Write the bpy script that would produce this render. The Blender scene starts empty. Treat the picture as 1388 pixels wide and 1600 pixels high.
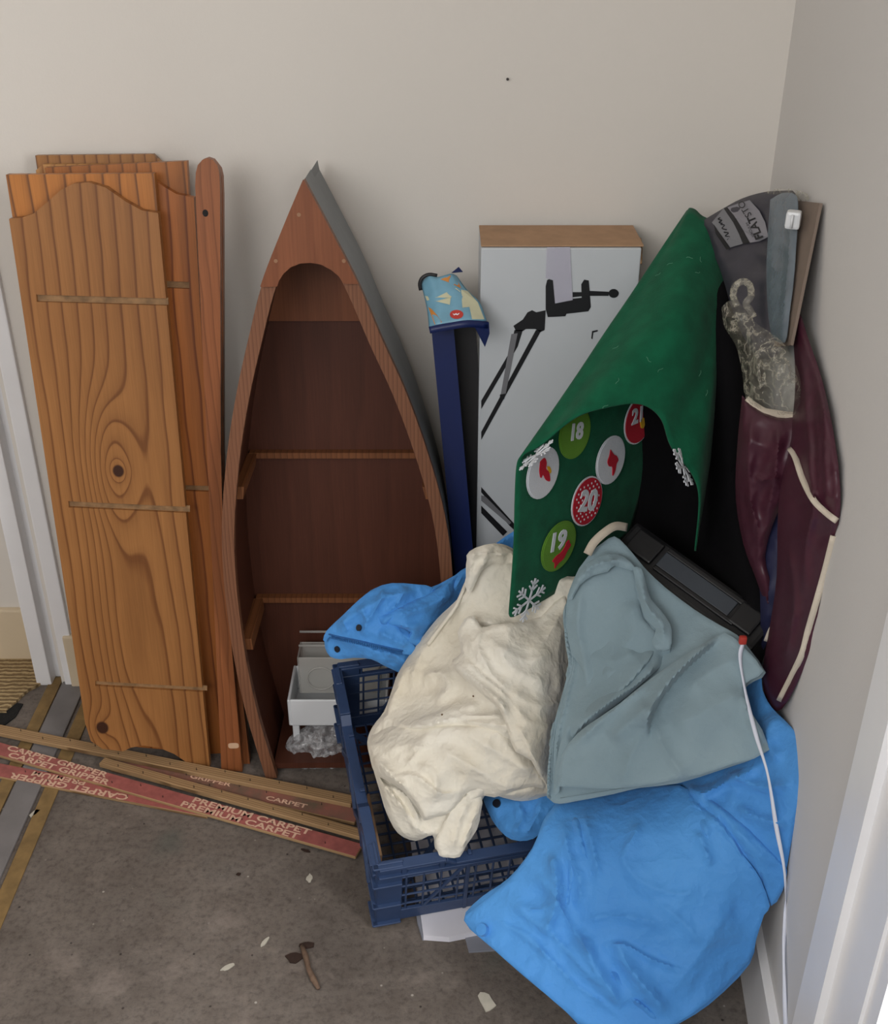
import bpy, bmesh, math, random
import numpy as np
from mathutils import Vector, Matrix, noise as mnoise
from mathutils.geometry import delaunay_2d_cdt, tessellate_polygon
from mathutils.bvhtree import BVHTree

random.seed(7)
S = bpy.context.scene
COL = S.collection
# ------------------------------------------------------------------ camera
FPX = 1775.0
TH = math.radians(29.4)
CAM = Vector((0.0, -1.92, 1.5))
cd = bpy.data.cameras.new('camera')
cd.sensor_fit = 'VERTICAL'; cd.sensor_height = 24.0; cd.lens = FPX/1600*24.0
cd.clip_start = 0.05
co = bpy.data.objects.new('camera', cd); COL.objects.link(co)
co.location = CAM; co.rotation_euler = (math.pi/2-TH, 0, 0)
S.camera = co
# ------------------------------------------------------------------ light
S.view_settings.view_transform = 'Standard'; S.view_settings.look = 'None'
S.view_settings.gamma = 1.0; S.view_settings.use_curve_mapping = False
S.view_settings.exposure = -0.14
w = bpy.data.worlds.new('sky'); S.world = w; w.use_nodes = True
bg = w.node_tree.nodes['Background']
bg.inputs[0].default_value = (0.80, 0.90, 1.0, 1); bg.inputs[1].default_value = 0.46

def area(name, loc, target, sx, sy, energy, color):
    l = bpy.data.lights.new(name, 'AREA'); l.shape = 'RECTANGLE'; l.size = sx; l.size_y = sy
    l.energy = energy; l.color = color
    o = bpy.data.objects.new(name, l); COL.objects.link(o); o.location = loc
    o.rotation_euler = (Vector(target)-Vector(loc)).to_track_quat('-Z', 'Y').to_euler()
    return o
area('daylight_doorway', (1.05, -1.80, 1.55), (-0.1, -0.3, 0.5), 0.7, 1.2, 42, (1.0, 0.985, 0.97))
area('daylight_front', (-0.9, -2.9, 2.1), (0.2, -0.3, 0.7), 1.6, 1.2, 50, (1.0, 0.985, 0.97))

# ------------------------------------------------------------------ pixel helpers
FW = Vector((0, math.cos(TH), -math.sin(TH))); UP = Vector((0, math.sin(TH), math.cos(TH))); RT = Vector((1, 0, 0))
def ray(px, py): return FW + RT*((px-694)/FPX) - UP*((py-800)/FPX)
def P(px, py, y=None, z=None, x=None):
    d = ray(px, py)
    t = (y-CAM.y)/d.y if y is not None else (z-CAM.z)/d.z if z is not None else (x-CAM.x)/d.x
    return CAM + d*t
def on_plane(px, py, p0, n):
    d = ray(px, py); return CAM + d*((p0-CAM).dot(n)/d.dot(n))

class Frame:
    """a leaning board plane: u to the right, v up along the board, n towards the room"""
    def __init__(s, p0, yaw=0.0, lean=0.0, roll=0.0):
        u = Vector((math.cos(yaw), math.sin(yaw), 0))
        b = Vector((-math.sin(yaw), math.cos(yaw), 0))
        v = Vector((0, 0, 1))*math.cos(lean) + b*math.sin(lean)
        n = u.cross(v)
        u2 = u*math.cos(roll)+v*math.sin(roll); v2 = v*math.cos(roll)-u*math.sin(roll)
        s.p0, s.u, s.v, s.n = Vector(p0), u2, v2, n
        s.M = Matrix(((u2.x, v2.x, n.x, p0[0]), (u2.y, v2.y, n.y, p0[1]), (u2.z, v2.z, n.z, p0[2]), (0, 0, 0, 1)))
        s.Mi = s.M.inverted()
    def loc(s, px, py, off=0.0):
        q = s.Mi @ on_plane(px, py, s.p0+s.n*off, s.n); return Vector((q.x, q.y))
    def poly(s, pts, off=0.0): return [s.loc(a, b, off) for a, b in pts]

# ------------------------------------------------------------------ object helpers
ROOTM = {}
def tag(o, label=None, cat=None, group=None, kind=None):
    if label: o['label'] = label
    if cat: o['category'] = cat
    if group: o['group'] = group
    if kind: o['kind'] = kind
    return o
def thing(name, label, cat, M=None, group=None):
    o = bpy.data.objects.new(name, None); COL.objects.link(o); o.empty_display_size = 0.05
    if M is None: M = Matrix.Identity(4)
    if isinstance(M, Vector): M = Matrix.Translation(M)
    o.matrix_world = M; ROOTM[o] = M.copy()
    return tag(o, label, cat, group)
def link(name, me, mat=None, parent=None, M=None):
    """mesh data is in the space M (world when None)"""
    o = bpy.data.objects.new(name, me); COL.objects.link(o)
    if mat is not None and not me.materials:
        for m in (mat if isinstance(mat, (list, tuple)) else [mat]): me.materials.append(m)
    M = Matrix.Identity(4) if M is None else M
    ROOTM[o] = M.copy()
    if parent is not None:
        o.parent = parent; o.matrix_parent_inverse = Matrix.Identity(4)
        o.matrix_basis = ROOTM[parent].inverted() @ M
    else:
        o.matrix_world = M
    return o
def mesh(name, verts, faces, smooth=False):
    me = bpy.data.meshes.new(name); me.from_pydata([tuple(v) for v in verts], [], faces); me.update()
    if smooth: me.polygons.foreach_set('use_smooth', [True]*len(me.polygons))
    return me
def bm_mesh(name, bm, smooth=False):
    me = bpy.data.meshes.new(name); bm.normal_update(); bm.to_mesh(me); bm.free()
    if smooth: me.polygons.foreach_set('use_smooth', [True]*len(me.polygons))
    return me
def bevelled(bm, w, seg=2, ang=0.6):
    es = [e for e in bm.edges if len(e.link_faces) == 2 and e.calc_face_angle(0) > ang]
    if es and w > 0: bmesh.ops.bevel(bm, geom=es, offset=w, segments=seg, profile=0.6, affect='EDGES', clamp_overlap=True)
def prism_bm(poly, z0, z1, bev=0.0, bm=None):
    bm = bm or bmesh.new()
    n = len(poly)
    A = sum(poly[i][0]*poly[(i+1) % n][1]-poly[(i+1) % n][0]*poly[i][1] for i in range(n))
    if A < 0: poly = poly[::-1]
    lo = [bm.verts.new((p[0], p[1], z0)) for p in poly]; hi = [bm.verts.new((p[0], p[1], z1)) for p in poly]
    bm.faces.new(lo[::-1]); bm.faces.new(hi)
    for i in range(n): bm.faces.new((lo[i], lo[(i+1) % n], hi[(i+1) % n], hi[i]))
    if bev: bevelled(bm, bev)
    return bm
def prism(name, poly, z0, z1, mat, parent=None, M=None, bev=0.0015, smooth=False):
    return link(name, bm_mesh(name, prism_bm(poly, z0, z1, bev), smooth), mat, parent, M)
def box_bm(c, s, bm=None, R=None):
    bm = bm or bmesh.new()
    r = bmesh.ops.create_cube(bm, size=1.0)
    for v in r['verts']:
        q = Vector((v.co.x*s[0], v.co.y*s[1], v.co.z*s[2]))
        if R is not None: q = R @ q
        v.co = q + Vector(c)
    return bm
def box(name, c, s, mat, parent=None, M=None, bev=0.002, R=None):
    bm = box_bm(c, s, None, R); bevelled(bm, bev); return link(name, bm_mesh(name, bm), mat, parent, M)
def bar_bm(bm, a, b, w, t, nrm=Vector((0, 0, 1))):
    a, b = Vector(a), Vector(b); d = b-a; L = d.length; d.normalize()
    s = d.cross(nrm)
    if s.length < 1e-5: s = d.cross(Vector((1, 0, 0)))
    s.normalize(); n = s.cross(d)
    R = Matrix((d, s, n)).transposed()
    box_bm((a+b)/2, (L, w, t), bm, R)
def tube(name, pts, r, mat, parent=None, M=None, seg=8, flat=1.0, closed=False):
    pts = [Vector(p) for p in pts]; V = []; Fc = []; n = len(pts)
    prev = None
    for i, p in enumerate(pts):
        d = (pts[min(i+1, n-1)]-pts[max(i-1, 0)]).normalized()
        if prev is None:
            s = d.cross(Vector((0, 0, 1)))
            if s.length < .1: s = d.cross(Vector((1, 0, 0)))
        else: s = prev-d*prev.dot(d)
        s.normalize(); prev = s; q = d.cross(s)
        rr = r[i] if isinstance(r, (list, tuple)) else r
        for k in range(seg):
            a = 2*math.pi*k/seg; V.append(p+s*math.cos(a)*rr+q*math.sin(a)*rr*flat)
    for i in range(n-1):
        for k in range(seg):
            k2 = (k+1) % seg; Fc.append((i*seg+k, i*seg+k2, (i+1)*seg+k2, (i+1)*seg+k))
    Fc.append(tuple(range(seg))[::-1]); Fc.append(tuple((n-1)*seg+k for k in range(seg)))
    return link(name, mesh(name, V, Fc, True), mat, parent, M)
def catmull(pts, m):
    pts = [np.array(p, float) for p in pts]; out = []
    Q = [2*pts[0]-pts[1]]+pts+[2*pts[-1]-pts[-2]]
    for i in range(1, len(Q)-2):
        for k in range(m):
            t = k/m; a, b, c, d = Q[i-1:i+3]
            out.append(.5*((2*b)+(c-a)*t+(2*a-5*b+4*c-d)*t*t+(3*b-a-3*c+d)*t**3))
    out.append(pts[-1]); return out
def text_geo(body, size, bold=0.0, sx=1.0):
    c = bpy.data.curves.new('lettering', 'FONT'); c.body = body; c.size = size; c.offset = bold
    c.align_x = 'CENTER'; c.align_y = 'CENTER'; c.resolution_u = 3
    o = bpy.data.objects.new('lettering', c); COL.objects.link(o)
    dg = bpy.context.evaluated_depsgraph_get(); dg.update()
    me = o.evaluated_get(dg).to_mesh()
    V = [Vector((v.co.x*sx, v.co.y)) for v in me.vertices]; Fc = [tuple(p.vertices) for p in me.polygons]
    o.evaluated_get(dg).to_mesh_clear(); bpy.data.objects.remove(o); bpy.data.curves.remove(c)
    return V, Fc
def lettering(body, size, mapf, mat, parent, M=None, bold=0.0, sx=1.0, name='lettering'):
    V, Fc = text_geo(body, size, bold, sx)
    return link(name, mesh(name, [mapf(v) for v in V], Fc), mat, parent, M)

# ------------------------------------------------------------------ materials
def newmat(name):
    m = bpy.data.materials.new(name); m.use_nodes = True
    nt = m.node_tree; b = nt.nodes['Principled BSDF']; return m, nt, b
def srgb(r, g, b):
    f = lambda c: (c/255/12.92 if c/255 <= .04045 else ((c/255+.055)/1.055)**2.4)
    return (f(r), f(g), f(b), 1)
def nd(nt, t, **kw):
    n = nt.nodes.new(t)
    for k, v in kw.items(): setattr(n, k, v)
    return n
def mth(nt, op, a, b=None, c=None):
    n = nd(nt, 'ShaderNodeMath', operation=op)
    for i, v in enumerate((a, b, c)):
        if v is None: continue
        if isinstance(v, (int, float)): n.inputs[i].default_value = v
        else: nt.links.new(v, n.inputs[i])
    return n.outputs[0]
def ramp(nt, fac, stops, interp='LINEAR'):
    r = nd(nt, 'ShaderNodeValToRGB'); r.color_ramp.interpolation = interp
    e = r.color_ramp.elements
    while len(e) < len(stops): e.new(0.5)
    for k, (p, c) in enumerate(stops): e[k].position = p; e[k].color = c if len(c) == 4 else (*c, 1)
    nt.links.new(fac, r.inputs[0]); return r.outputs[0]
def noise_tex(nt, vec, scale, detail=4, rough=.55):
    n = nd(nt, 'ShaderNodeTexNoise'); n.inputs['Scale'].default_value = scale; n.inputs['Detail'].default_value = detail
    n.inputs['Roughness'].default_value = rough
    if vec is not None: nt.links.new(vec, n.inputs['Vector'])
    return n.outputs['Fac']
def mixc(nt, fac, a, b, mode='MIX'):
    n = nd(nt, 'ShaderNodeMix', data_type='RGBA', blend_type=mode)
    if isinstance(fac, (int, float)): n.inputs[0].default_value = fac
    else: nt.links.new(fac, n.inputs[0])
    for i, v in ((6, a), (7, b)):
        if isinstance(v, tuple): n.inputs[i].default_value = v
        else: nt.links.new(v, n.inputs[i])
    return n.outputs[2]
def add_bump(nt, b, h, strength=.3, dist=.002):
    n = nd(nt, 'ShaderNodeBump'); n.inputs['Strength'].default_value = strength; n.inputs['Distance'].default_value = dist
    nt.links.new(h, n.inputs['Height']); nt.links.new(n.outputs[0], b.inputs['Normal'])
def objco(nt, scale=None, loc=(0, 0, 0)):
    t = nd(nt, 'ShaderNodeTexCoord').outputs['Object']
    if scale is None: return t
    m = nd(nt, 'ShaderNodeMapping'); m.inputs['Scale'].default_value = scale; m.inputs['Location'].default_value = loc
    nt.links.new(t, m.inputs[0]); return m.outputs[0]
def simple(name, col, rough=.6, var=.12, vscale=12, bump=0.15, bscale=300, bdist=.001, metal=0, alpha=1.0, spec=None, col2=None, trans=0):
    m, nt, b = newmat(name)
    v = objco(nt)
    c2 = col2 or tuple(c*(1-var*2) for c in col[:3])+(1,)
    c = mixc(nt, ramp(nt, noise_tex(nt, v, vscale), [(.3, (0, 0, 0)), (.7, (1, 1, 1))]), c2, col)
    nt.links.new(c, b.inputs['Base Color'])
    b.inputs['Roughness'].default_value = rough; b.inputs['Metallic'].default_value = metal
    b.inputs['Alpha'].default_value = alpha
    if trans: b.inputs['Transmission Weight'].default_value = trans
    if spec is not None: b.inputs['Specular IOR Level'].default_value = spec
    if bump: add_bump(nt, b, noise_tex(nt, v, bscale, 3), bump, bdist)
    return m
def pine(name, light, dark, knots=(), seed=0.0, freq=40, rough=.42, amp=1.1, amp_noise=.25):
    m, nt, b = newmat(name)
    t = nd(nt, 'ShaderNodeTexCoord').outputs['Object']
    sp = nd(nt, 'ShaderNodeSeparateXYZ'); nt.links.new(t, sp.inputs[0]); X, Y, Z = sp.outputs
    def vec(x, y, z):
        c = nd(nt, 'ShaderNodeCombineXYZ')
        for i, q in enumerate((x, y, z)):
            if isinstance(q, (int, float)): c.inputs[i].default_value = q
            else: nt.links.new(q, c.inputs[i])
        return c.outputs[0]
    zz = mth(nt, 'MULTIPLY_ADD', Z, .6, seed)
    n1 = noise_tex(nt, vec(mth(nt, 'MULTIPLY', X, 5), mth(nt, 'MULTIPLY', Y, 1.5), zz), 1.0, 2, .5)
    n2 = noise_tex(nt, vec(mth(nt, 'MULTIPLY', X, 20), mth(nt, 'MULTIPLY', Y, 7), zz), 1.0, 2, .5)
    c = mth(nt, 'MULTIPLY_ADD', X, freq, mth(nt, 'MULTIPLY', n1, amp*2))
    c = mth(nt, 'ADD', c, mth(nt, 'MULTIPLY', n2, amp_noise))
    core = None
    for (kx, ky, rx, ry, A, rc) in knots:
        dx = mth(nt, 'DIVIDE', mth(nt, 'SUBTRACT', X, kx), rx); dy = mth(nt, 'DIVIDE', mth(nt, 'SUBTRACT', Y, ky), ry)
        r2 = mth(nt, 'ADD', mth(nt, 'MULTIPLY', dx, dx), mth(nt, 'MULTIPLY', dy, dy))
        c = mth(nt, 'ADD', c, mth(nt, 'MULTIPLY', mth(nt, 'EXPONENT', mth(nt, 'MULTIPLY', r2, -1)), A))
        if rc:
            dx = mth(nt, 'SUBTRACT', X, kx); dy = mth(nt, 'MULTIPLY', mth(nt, 'SUBTRACT', Y, ky), .85)
            d = mth(nt, 'SQRT', mth(nt, 'ADD', mth(nt, 'MULTIPLY', dx, dx), mth(nt, 'MULTIPLY', dy, dy)))
            k = ramp(nt, mth(nt, 'DIVIDE', d, rc*2), [(.42, (1, 1, 1)), (.56, (0, 0, 0))])
            core = k if core is None else mth(nt, 'MAXIMUM', core, k)
    fr = mth(nt, 'FRACT', c)
    lit = tuple(min(1, q*1.08) for q in light[:3])+(1,)
    mid = tuple(.72*light[i]+.28*dark[i] for i in range(3))+(1,)
    colr = ramp(nt, fr, [(0, light), (.10, lit), (.5, light), (.80, mid), (.90, dark), (.95, dark), (1, light)])
    fib = noise_tex(nt, vec(mth(nt, 'MULTIPLY', X, 420), mth(nt, 'MULTIPLY', Y, 9), zz), 1, 3, .6)
    colr = mixc(nt, .28, colr, ramp(nt, fib, [(.3, (.35, .3, .25)), (.7, (1, 1, 1))]), 'MULTIPLY')
    blot = noise_tex(nt, vec(mth(nt, 'MULTIPLY', X, 9), mth(nt, 'MULTIPLY', Y, 3), mth(nt, 'ADD', zz, 4.0)), 1, 2)
    colr = mixc(nt, .22, colr, ramp(nt, blot, [(.3, (.45, .35, .28)), (.65, (1, 1, 1))]), 'MULTIPLY')
    if core is not None: colr = mixc(nt, core, colr, (.045, .016, .008, 1))
    nt.links.new(colr, b.inputs['Base Color']); b.inputs['Roughness'].default_value = rough
    b.inputs['Specular IOR Level'].default_value = .35
    add_bump(nt, b, fib, .12, .0006)
    return m

def mat_wall(name, col):
    m, nt, b = newmat(name); v = objco(nt)
    n = noise_tex(nt, v, 2.2, 3); c = mixc(nt, n, tuple(q*.95 for q in col[:3])+(1,), col)
    nt.links.new(c, b.inputs['Base Color']); b.inputs['Roughness'].default_value = .75
    add_bump(nt, b, noise_tex(nt, v, 130, 5, .65), .16, .002)
    return m
def mat_floor():
    m, nt, b = newmat('concrete'); v = objco(nt)
    big = noise_tex(nt, v, 3.2, 5, .6); fine = noise_tex(nt, v, 90, 6, .7); med = noise_tex(nt, v, 16, 5, .6)
    c = ramp(nt, big, [(.3, srgb(94, 86, 80)), (.55, srgb(113, 104, 97)), (.75, srgb(104, 100, 96))])
    c = mixc(nt, .55, c, ramp(nt, med, [(.3, (.62, .58, .55)), (.6, (1, 1, 1)), (.78, (1.25, 1.2, 1.15))]), 'MULTIPLY')
    c = mixc(nt, .6, c, ramp(nt, fine, [(.32, (.35, .33, .31)), (.5, (1, 1, 1)), (.72, (1.3, 1.28, 1.25))]), 'MULTIPLY')
    vo = nd(nt, 'ShaderNodeTexVoronoi'); vo.inputs['Scale'].default_value = 42; nt.links.new(v, vo.inputs['Vector'])
    sp = ramp(nt, vo.outputs['Distance'], [(.06, (1, 1, 1)), (.11, (0, 0, 0))])
    rn = nd(nt, 'ShaderNodeSeparateColor'); nt.links.new(vo.outputs['Color'], rn.inputs[0])
    c = mixc(nt, mth(nt, 'MULTIPLY', sp, ramp(nt, rn.outputs[0], [(.80, (0, 0, 0)), (.84, (.8, .8, .8))])), c, srgb(176, 170, 160))
    c = mixc(nt, mth(nt, 'MULTIPLY', sp, ramp(nt, rn.outputs[1], [(.80, (0, 0, 0)), (.84, (.9, .9, .9))])), c, srgb(38, 30, 26))
    st = noise_tex(nt, objco(nt, None), 5.5, 2, .4)
    c = mixc(nt, ramp(nt, st, [(.66, (0, 0, 0)), (.74, (.45, .45, .45))]), c, srgb(82, 88, 82))
    pt = ramp(nt, noise_tex(nt, v, 9, 6, .68), [(.56, (0, 0, 0)), (.70, (.5, .5, .5))])
    c = mixc(nt, pt, c, srgb(140, 128, 120))
    nt.links.new(c, b.inputs['Base Color']); b.inputs['Roughness'].default_value = .85
    h = mth(nt, 'ADD', mth(nt, 'MULTIPLY', fine, .6), med); add_bump(nt, b, h, .55, .004)
    return m
def mat_carpet():
    m, nt, b = newmat('carpet_weave'); v = objco(nt)
    wv = nd(nt, 'ShaderNodeTexWave'); wv.inputs['Scale'].default_value = 26; wv.inputs['Distortion'].default_value = 3.0
    wv.inputs['Detail Scale'].default_value = 3; wv.bands_direction = 'Y'; nt.links.new(v, wv.inputs['Vector'])
    c = mixc(nt, wv.outputs['Fac'], srgb(120, 98, 66), srgb(176, 152, 112)); nt.links.new(c, b.inputs['Base Color'])
    b.inputs['Roughness'].default_value = .95; add_bump(nt, b, wv.outputs['Fac'], .8, .004); return m
def cloth_mat(name, col, col2, rough=.9, wscale=420, sheen=.2, var=8, wrk=.75, fine=1.0):
    m, nt, b = newmat(name); v = objco(nt)
    c = mixc(nt, ramp(nt, noise_tex(nt, v, var, 3), [(.35, (0, 0, 0)), (.65, (1, 1, 1))]), col2, col)
    nt.links.new(c, b.inputs['Base Color']); b.inputs['Roughness'].default_value = rough
    b.inputs['Sheen Weight'].default_value = sheen; b.inputs['Specular IOR Level'].default_value = .25
    def ridge(sc, det): return mth(nt, 'ABSOLUTE', mth(nt, 'MULTIPLY_ADD', noise_tex(nt, v, sc, det, .5), 2.0, -1.0))
    h = mth(nt, 'ADD', mth(nt, 'MULTIPLY', noise_tex(nt, v, wscale, 2), .05*fine), mth(nt, 'MULTIPLY', ridge(20, 3), -wrk))
    h = mth(nt, 'ADD', h, mth(nt, 'MULTIPLY', ridge(46, 2), -.35*wrk))
    add_bump(nt, b, h, .55, .012); return m

M = {}
M['wall'] = mat_wall('painted_plaster', srgb(220, 214, 206))
M['wall_r'] = mat_wall('painted_plaster_side', srgb(214, 211, 208))
M['ceil'] = simple('ceiling_paint', srgb(230, 226, 220), .8, .03)
M['floor'] = mat_floor(); M['carpet'] = mat_carpet()
M['gloss'] = simple('white_gloss_paint', srgb(240, 239, 240), .3, .03, 6, .05, 60)
M['cream_gloss'] = simple('cream_gloss_paint', srgb(214, 196, 168), .4, .04, 6, .05, 60)
M['strip'] = simple('grey_threshold', srgb(122, 118, 118), .55, .12, 14, .3, 120)
M['strip_y'] = simple('yellow_strip', srgb(142, 114, 70), .8, .2, 30, .4, 160)
M['black_underlay'] = simple('black_underlay', srgb(18, 17, 17), .9, .2, 40, .6, 120, .003)
PL, PD = srgb(160, 109, 62), srgb(122, 76, 40)
M['edgewood'] = simple('cut_end_grain', srgb(160, 122, 82), .7, .25, 60, .4, 260)
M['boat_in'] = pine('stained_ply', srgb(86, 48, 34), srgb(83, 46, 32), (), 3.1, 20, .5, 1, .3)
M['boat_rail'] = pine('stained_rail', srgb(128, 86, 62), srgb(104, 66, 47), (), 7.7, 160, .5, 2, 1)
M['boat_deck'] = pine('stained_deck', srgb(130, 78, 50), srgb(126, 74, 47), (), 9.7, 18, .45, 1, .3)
M['batten'] = pine('stained_batten', srgb(128, 80, 48), srgb(104, 62, 36), (), 1.7, 90, .5, 2, 1)
M['boat_grey'] = simple('grey_hull_paint', srgb(128, 131, 133), .55, .1, 9, .15, 180)
M['post'] = pine('post_pine', srgb(146, 88, 52), srgb(126, 74, 42), (), 5.2, 70, .42, 2, .8)
M['screw'] = simple('screw_head', srgb(150, 110, 80), .4, .1)
M['blackhole'] = simple('dark_hole', srgb(12, 9, 8), .8, .1)
M['carton_blue'] = simple('blue_card', srgb(14, 32, 86), .45, .08, 10, .05)
M['carton_dark'] = simple('dark_blue_card', srgb(34, 32, 34), .5, .08, 10, .05)
M['card_white'] = simple('white_card', srgb(198, 202, 206), .5, .03, 5, .04, 90)
M['card_brown'] = simple('brown_card', srgb(176, 140, 108), .85, .1, 30, .2)
M['card_grey'] = simple('grey_board', srgb(128, 112, 100), .8, .08, 14, .2)
M['ink'] = simple('black_ink', srgb(20, 20, 24), .5, .05, 10, 0)
M['ink_grey'] = simple('grey_ink', srgb(120, 120, 124), .5, .05, 10, 0)
M['tape'] = simple('packing_tape', srgb(214, 212, 226), .15, .03, 10, 0, alpha=.55)
M['felt'] = cloth_mat('green_felt', srgb(15, 94, 64), srgb(11, 80, 54), .95, 260, .05, 30, wrk=.06, fine=1.6)
M['felt_red'] = cloth_mat('red_felt', srgb(196, 26, 48), srgb(176, 20, 40), .95, 300, .05, wrk=.06, fine=1.6)
M['felt_white'] = cloth_mat('white_felt', srgb(224, 226, 230), srgb(206, 210, 216), .95, 300, .05, wrk=.06, fine=1.6)
M['felt_lime'] = cloth_mat('lime_felt', srgb(104, 152, 50), srgb(90, 136, 42), .95, 300, .05, wrk=.06, fine=1.6)
M['felt_yellow'] = cloth_mat('yellow_felt', srgb(232, 180, 40), srgb(214, 160, 30), .95, 300, .05, wrk=.06, fine=1.6)
M['lint'] = simple('lint', srgb(120, 180, 150), .95, .1)
M['cream'] = cloth_mat('cream_cotton', srgb(230, 225, 212), srgb(216, 207, 188), .92, 420, .15, 6)
M['greycloth'] = cloth_mat('grey_blue_cotton', srgb(140, 160, 168), srgb(126, 147, 156), .9, 460, .15, 5, wrk=.28)
M['blue'] = cloth_mat('blue_nylon', srgb(82, 152, 220), srgb(70, 138, 208), .62, 460, .1, 5, wrk=.55)
M['blue_dk'] = cloth_mat('blue_zip_tape', srgb(40, 98, 160), srgb(34, 88, 148), .7, 460, .1, 5)
M['crate'] = simple('blue_plastic', srgb(48, 68, 104), .45, .12, 16, .12, 200)
M['maroon'] = simple('maroon_nylon', srgb(74, 32, 48), .45, .12, 8, .25, 26, .003)
M['maroon_in'] = simple('navy_lining', srgb(34, 36, 70), .6, .12, 8, .2, 60, .002)
M['piping'] = cloth_mat('cream_piping', srgb(214, 204, 188), srgb(196, 184, 166), .9, 500, .1, wrk=.06, fine=1.6)
M['gap_black'] = simple('black_fabric', srgb(16, 15, 17), .95, .1, 10, .2, 200, spec=.1)  # near-black colour put in for the shade of the gaps
M['blackplastic'] = simple('black_plastic', srgb(20, 20, 23), .45, .1, 10, .08, 200)
M['greyplastic'] = simple('slate_plastic', srgb(58, 64, 72), .45, .08, 10, .05)
M['film'] = simple('clear_film', srgb(214, 208, 196), .12, .05, 10, .3, 40, .004, alpha=.30, spec=.9)
M['film2'] = simple('bag_film', srgb(206, 206, 206), .14, .05, 10, .3, 40, .004, alpha=.42, spec=.9)
M['film_blue'] = simple('bluish_film', srgb(124, 136, 146), .25, .12, 30, .3, 60, .003, alpha=.72, spec=.7)
M['bag_dark'] = simple('smoky_bag', srgb(62, 60, 68), .4, .1, 12, .2, 60, .002)
M['bag_label'] = simple('bag_print_panel', srgb(134, 132, 138), .4, .06, 12, .1)
M['white_pl'] = simple('white_plastic', srgb(224, 226, 228), .35, .03, 10, .03)
M['clear_pl'] = simple('clear_plastic', srgb(214, 212, 206), .12, .03, 10, 0, alpha=.45, spec=.8)
M['paper'] = simple('white_paper', srgb(232, 230, 238), .7, .03, 8, .1, 50)
M['greypaper'] = simple('grey_leaflet', srgb(140, 142, 152), .6, .05, 8, .05)
M['ribbon'] = simple('white_ribbon', srgb(220, 224, 238), .5, .04, 20, .05)
M['red_tip'] = simple('red_plastic', srgb(190, 60, 48), .5, .1)
M['rod_wood'] = pine('gripper_wood', srgb(170, 138, 100), srgb(118, 90, 60), (), 2.2, 210, .8, 2, 1)
M['rod_red'] = simple('red_print', srgb(168, 94, 88), .75, .16, 60, .25, 200)
M['rod_worn'] = simple('worn_red_print', srgb(150, 92, 80), .8, .2, 26, .3, 200, col2=srgb(104, 88, 72))
M['rod_text'] = simple('cream_print', srgb(224, 184, 158), .8, .12, 80, 0)
M['nail'] = simple('nail_steel', srgb(90, 86, 84), .35, .1, metal=.8)
M['snap'] = simple('dark_snap', srgb(24, 28, 40), .4, .1)
M['sky_print'] = simple('pale_blue_print', srgb(122, 172, 196), .4, .08, 40, 0)
M['sand_print'] = simple('pale_sand_print', srgb(206, 204, 172), .4, .06, 40, 0)
M['orange_print'] = simple('orange_print', srgb(216, 142, 66), .4, .08, 40, 0)
M['red_print'] = simple('red_badge_print', srgb(196, 60, 52), .4, .08, 40, 0)
M['twig'] = simple('dry_twig', srgb(120, 96, 78), .9, .25, 60, .5, 200)
M['flake'] = simple('pale_flake', srgb(190, 184, 170), .8, .1, 60, .2)
M['flake_d'] = simple('dark_leaf_bit', srgb(54, 34, 24), .9, .2, 60, .4)
M['sticker'] = simple('pale_sticker', srgb(206, 170, 140), .6, .05)

def film_mat(name, col, lo, hi, scale):
    m, nt, b = newmat(name); v = objco(nt)
    b.inputs['Base Color'].default_value = col; b.inputs['Roughness'].default_value = .12; b.inputs['Specular IOR Level'].default_value = 1.0
    n = noise_tex(nt, v, scale, 4, .6); add_bump(nt, b, n, .6, .006)
    f = ramp(nt, mth(nt, 'ABSOLUTE', mth(nt, 'SUBTRACT', n, .5)), [(0, (hi, hi, hi)), (.05, (lo*1.6, lo*1.6, lo*1.6)), (.2, (lo, lo, lo))])
    tr = nd(nt, 'ShaderNodeBsdfTransparent'); mx = nd(nt, 'ShaderNodeMixShader')
    nt.links.new(f, mx.inputs[0]); nt.links.new(tr.outputs[0], mx.inputs[1]); nt.links.new(b.outputs[0], mx.inputs[2])
    nt.links.new(mx.outputs[0], nt.nodes['Material Output'].inputs['Surface']); return m
M['film'] = film_mat('clear_film', srgb(190, 184, 166), .10, .6, 38)
M['film2'] = film_mat('bag_film', srgb(206, 206, 208), .26, .7, 40)
# ------------------------------------------------------------------ the room
WX0, WK = 0.545, 0.095                        # right wall: x = WX0 + WK*y
WN = Vector((-1, WK, 0)).normalized()
WP = Vector((WX0, 0, 0))
def wallx(y): return WX0+WK*y
def struct(o): o['kind'] = 'structure'; return o
struct(box('floor', (-0.2, -1.5, -0.05), (3.6, 5.0, 0.1), M['floor'], bev=0))
struct(box('wall_back', (-0.10, 0.05, 1.2), (1.42, 0.1, 2.4), M['wall'], bev=0))
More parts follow.
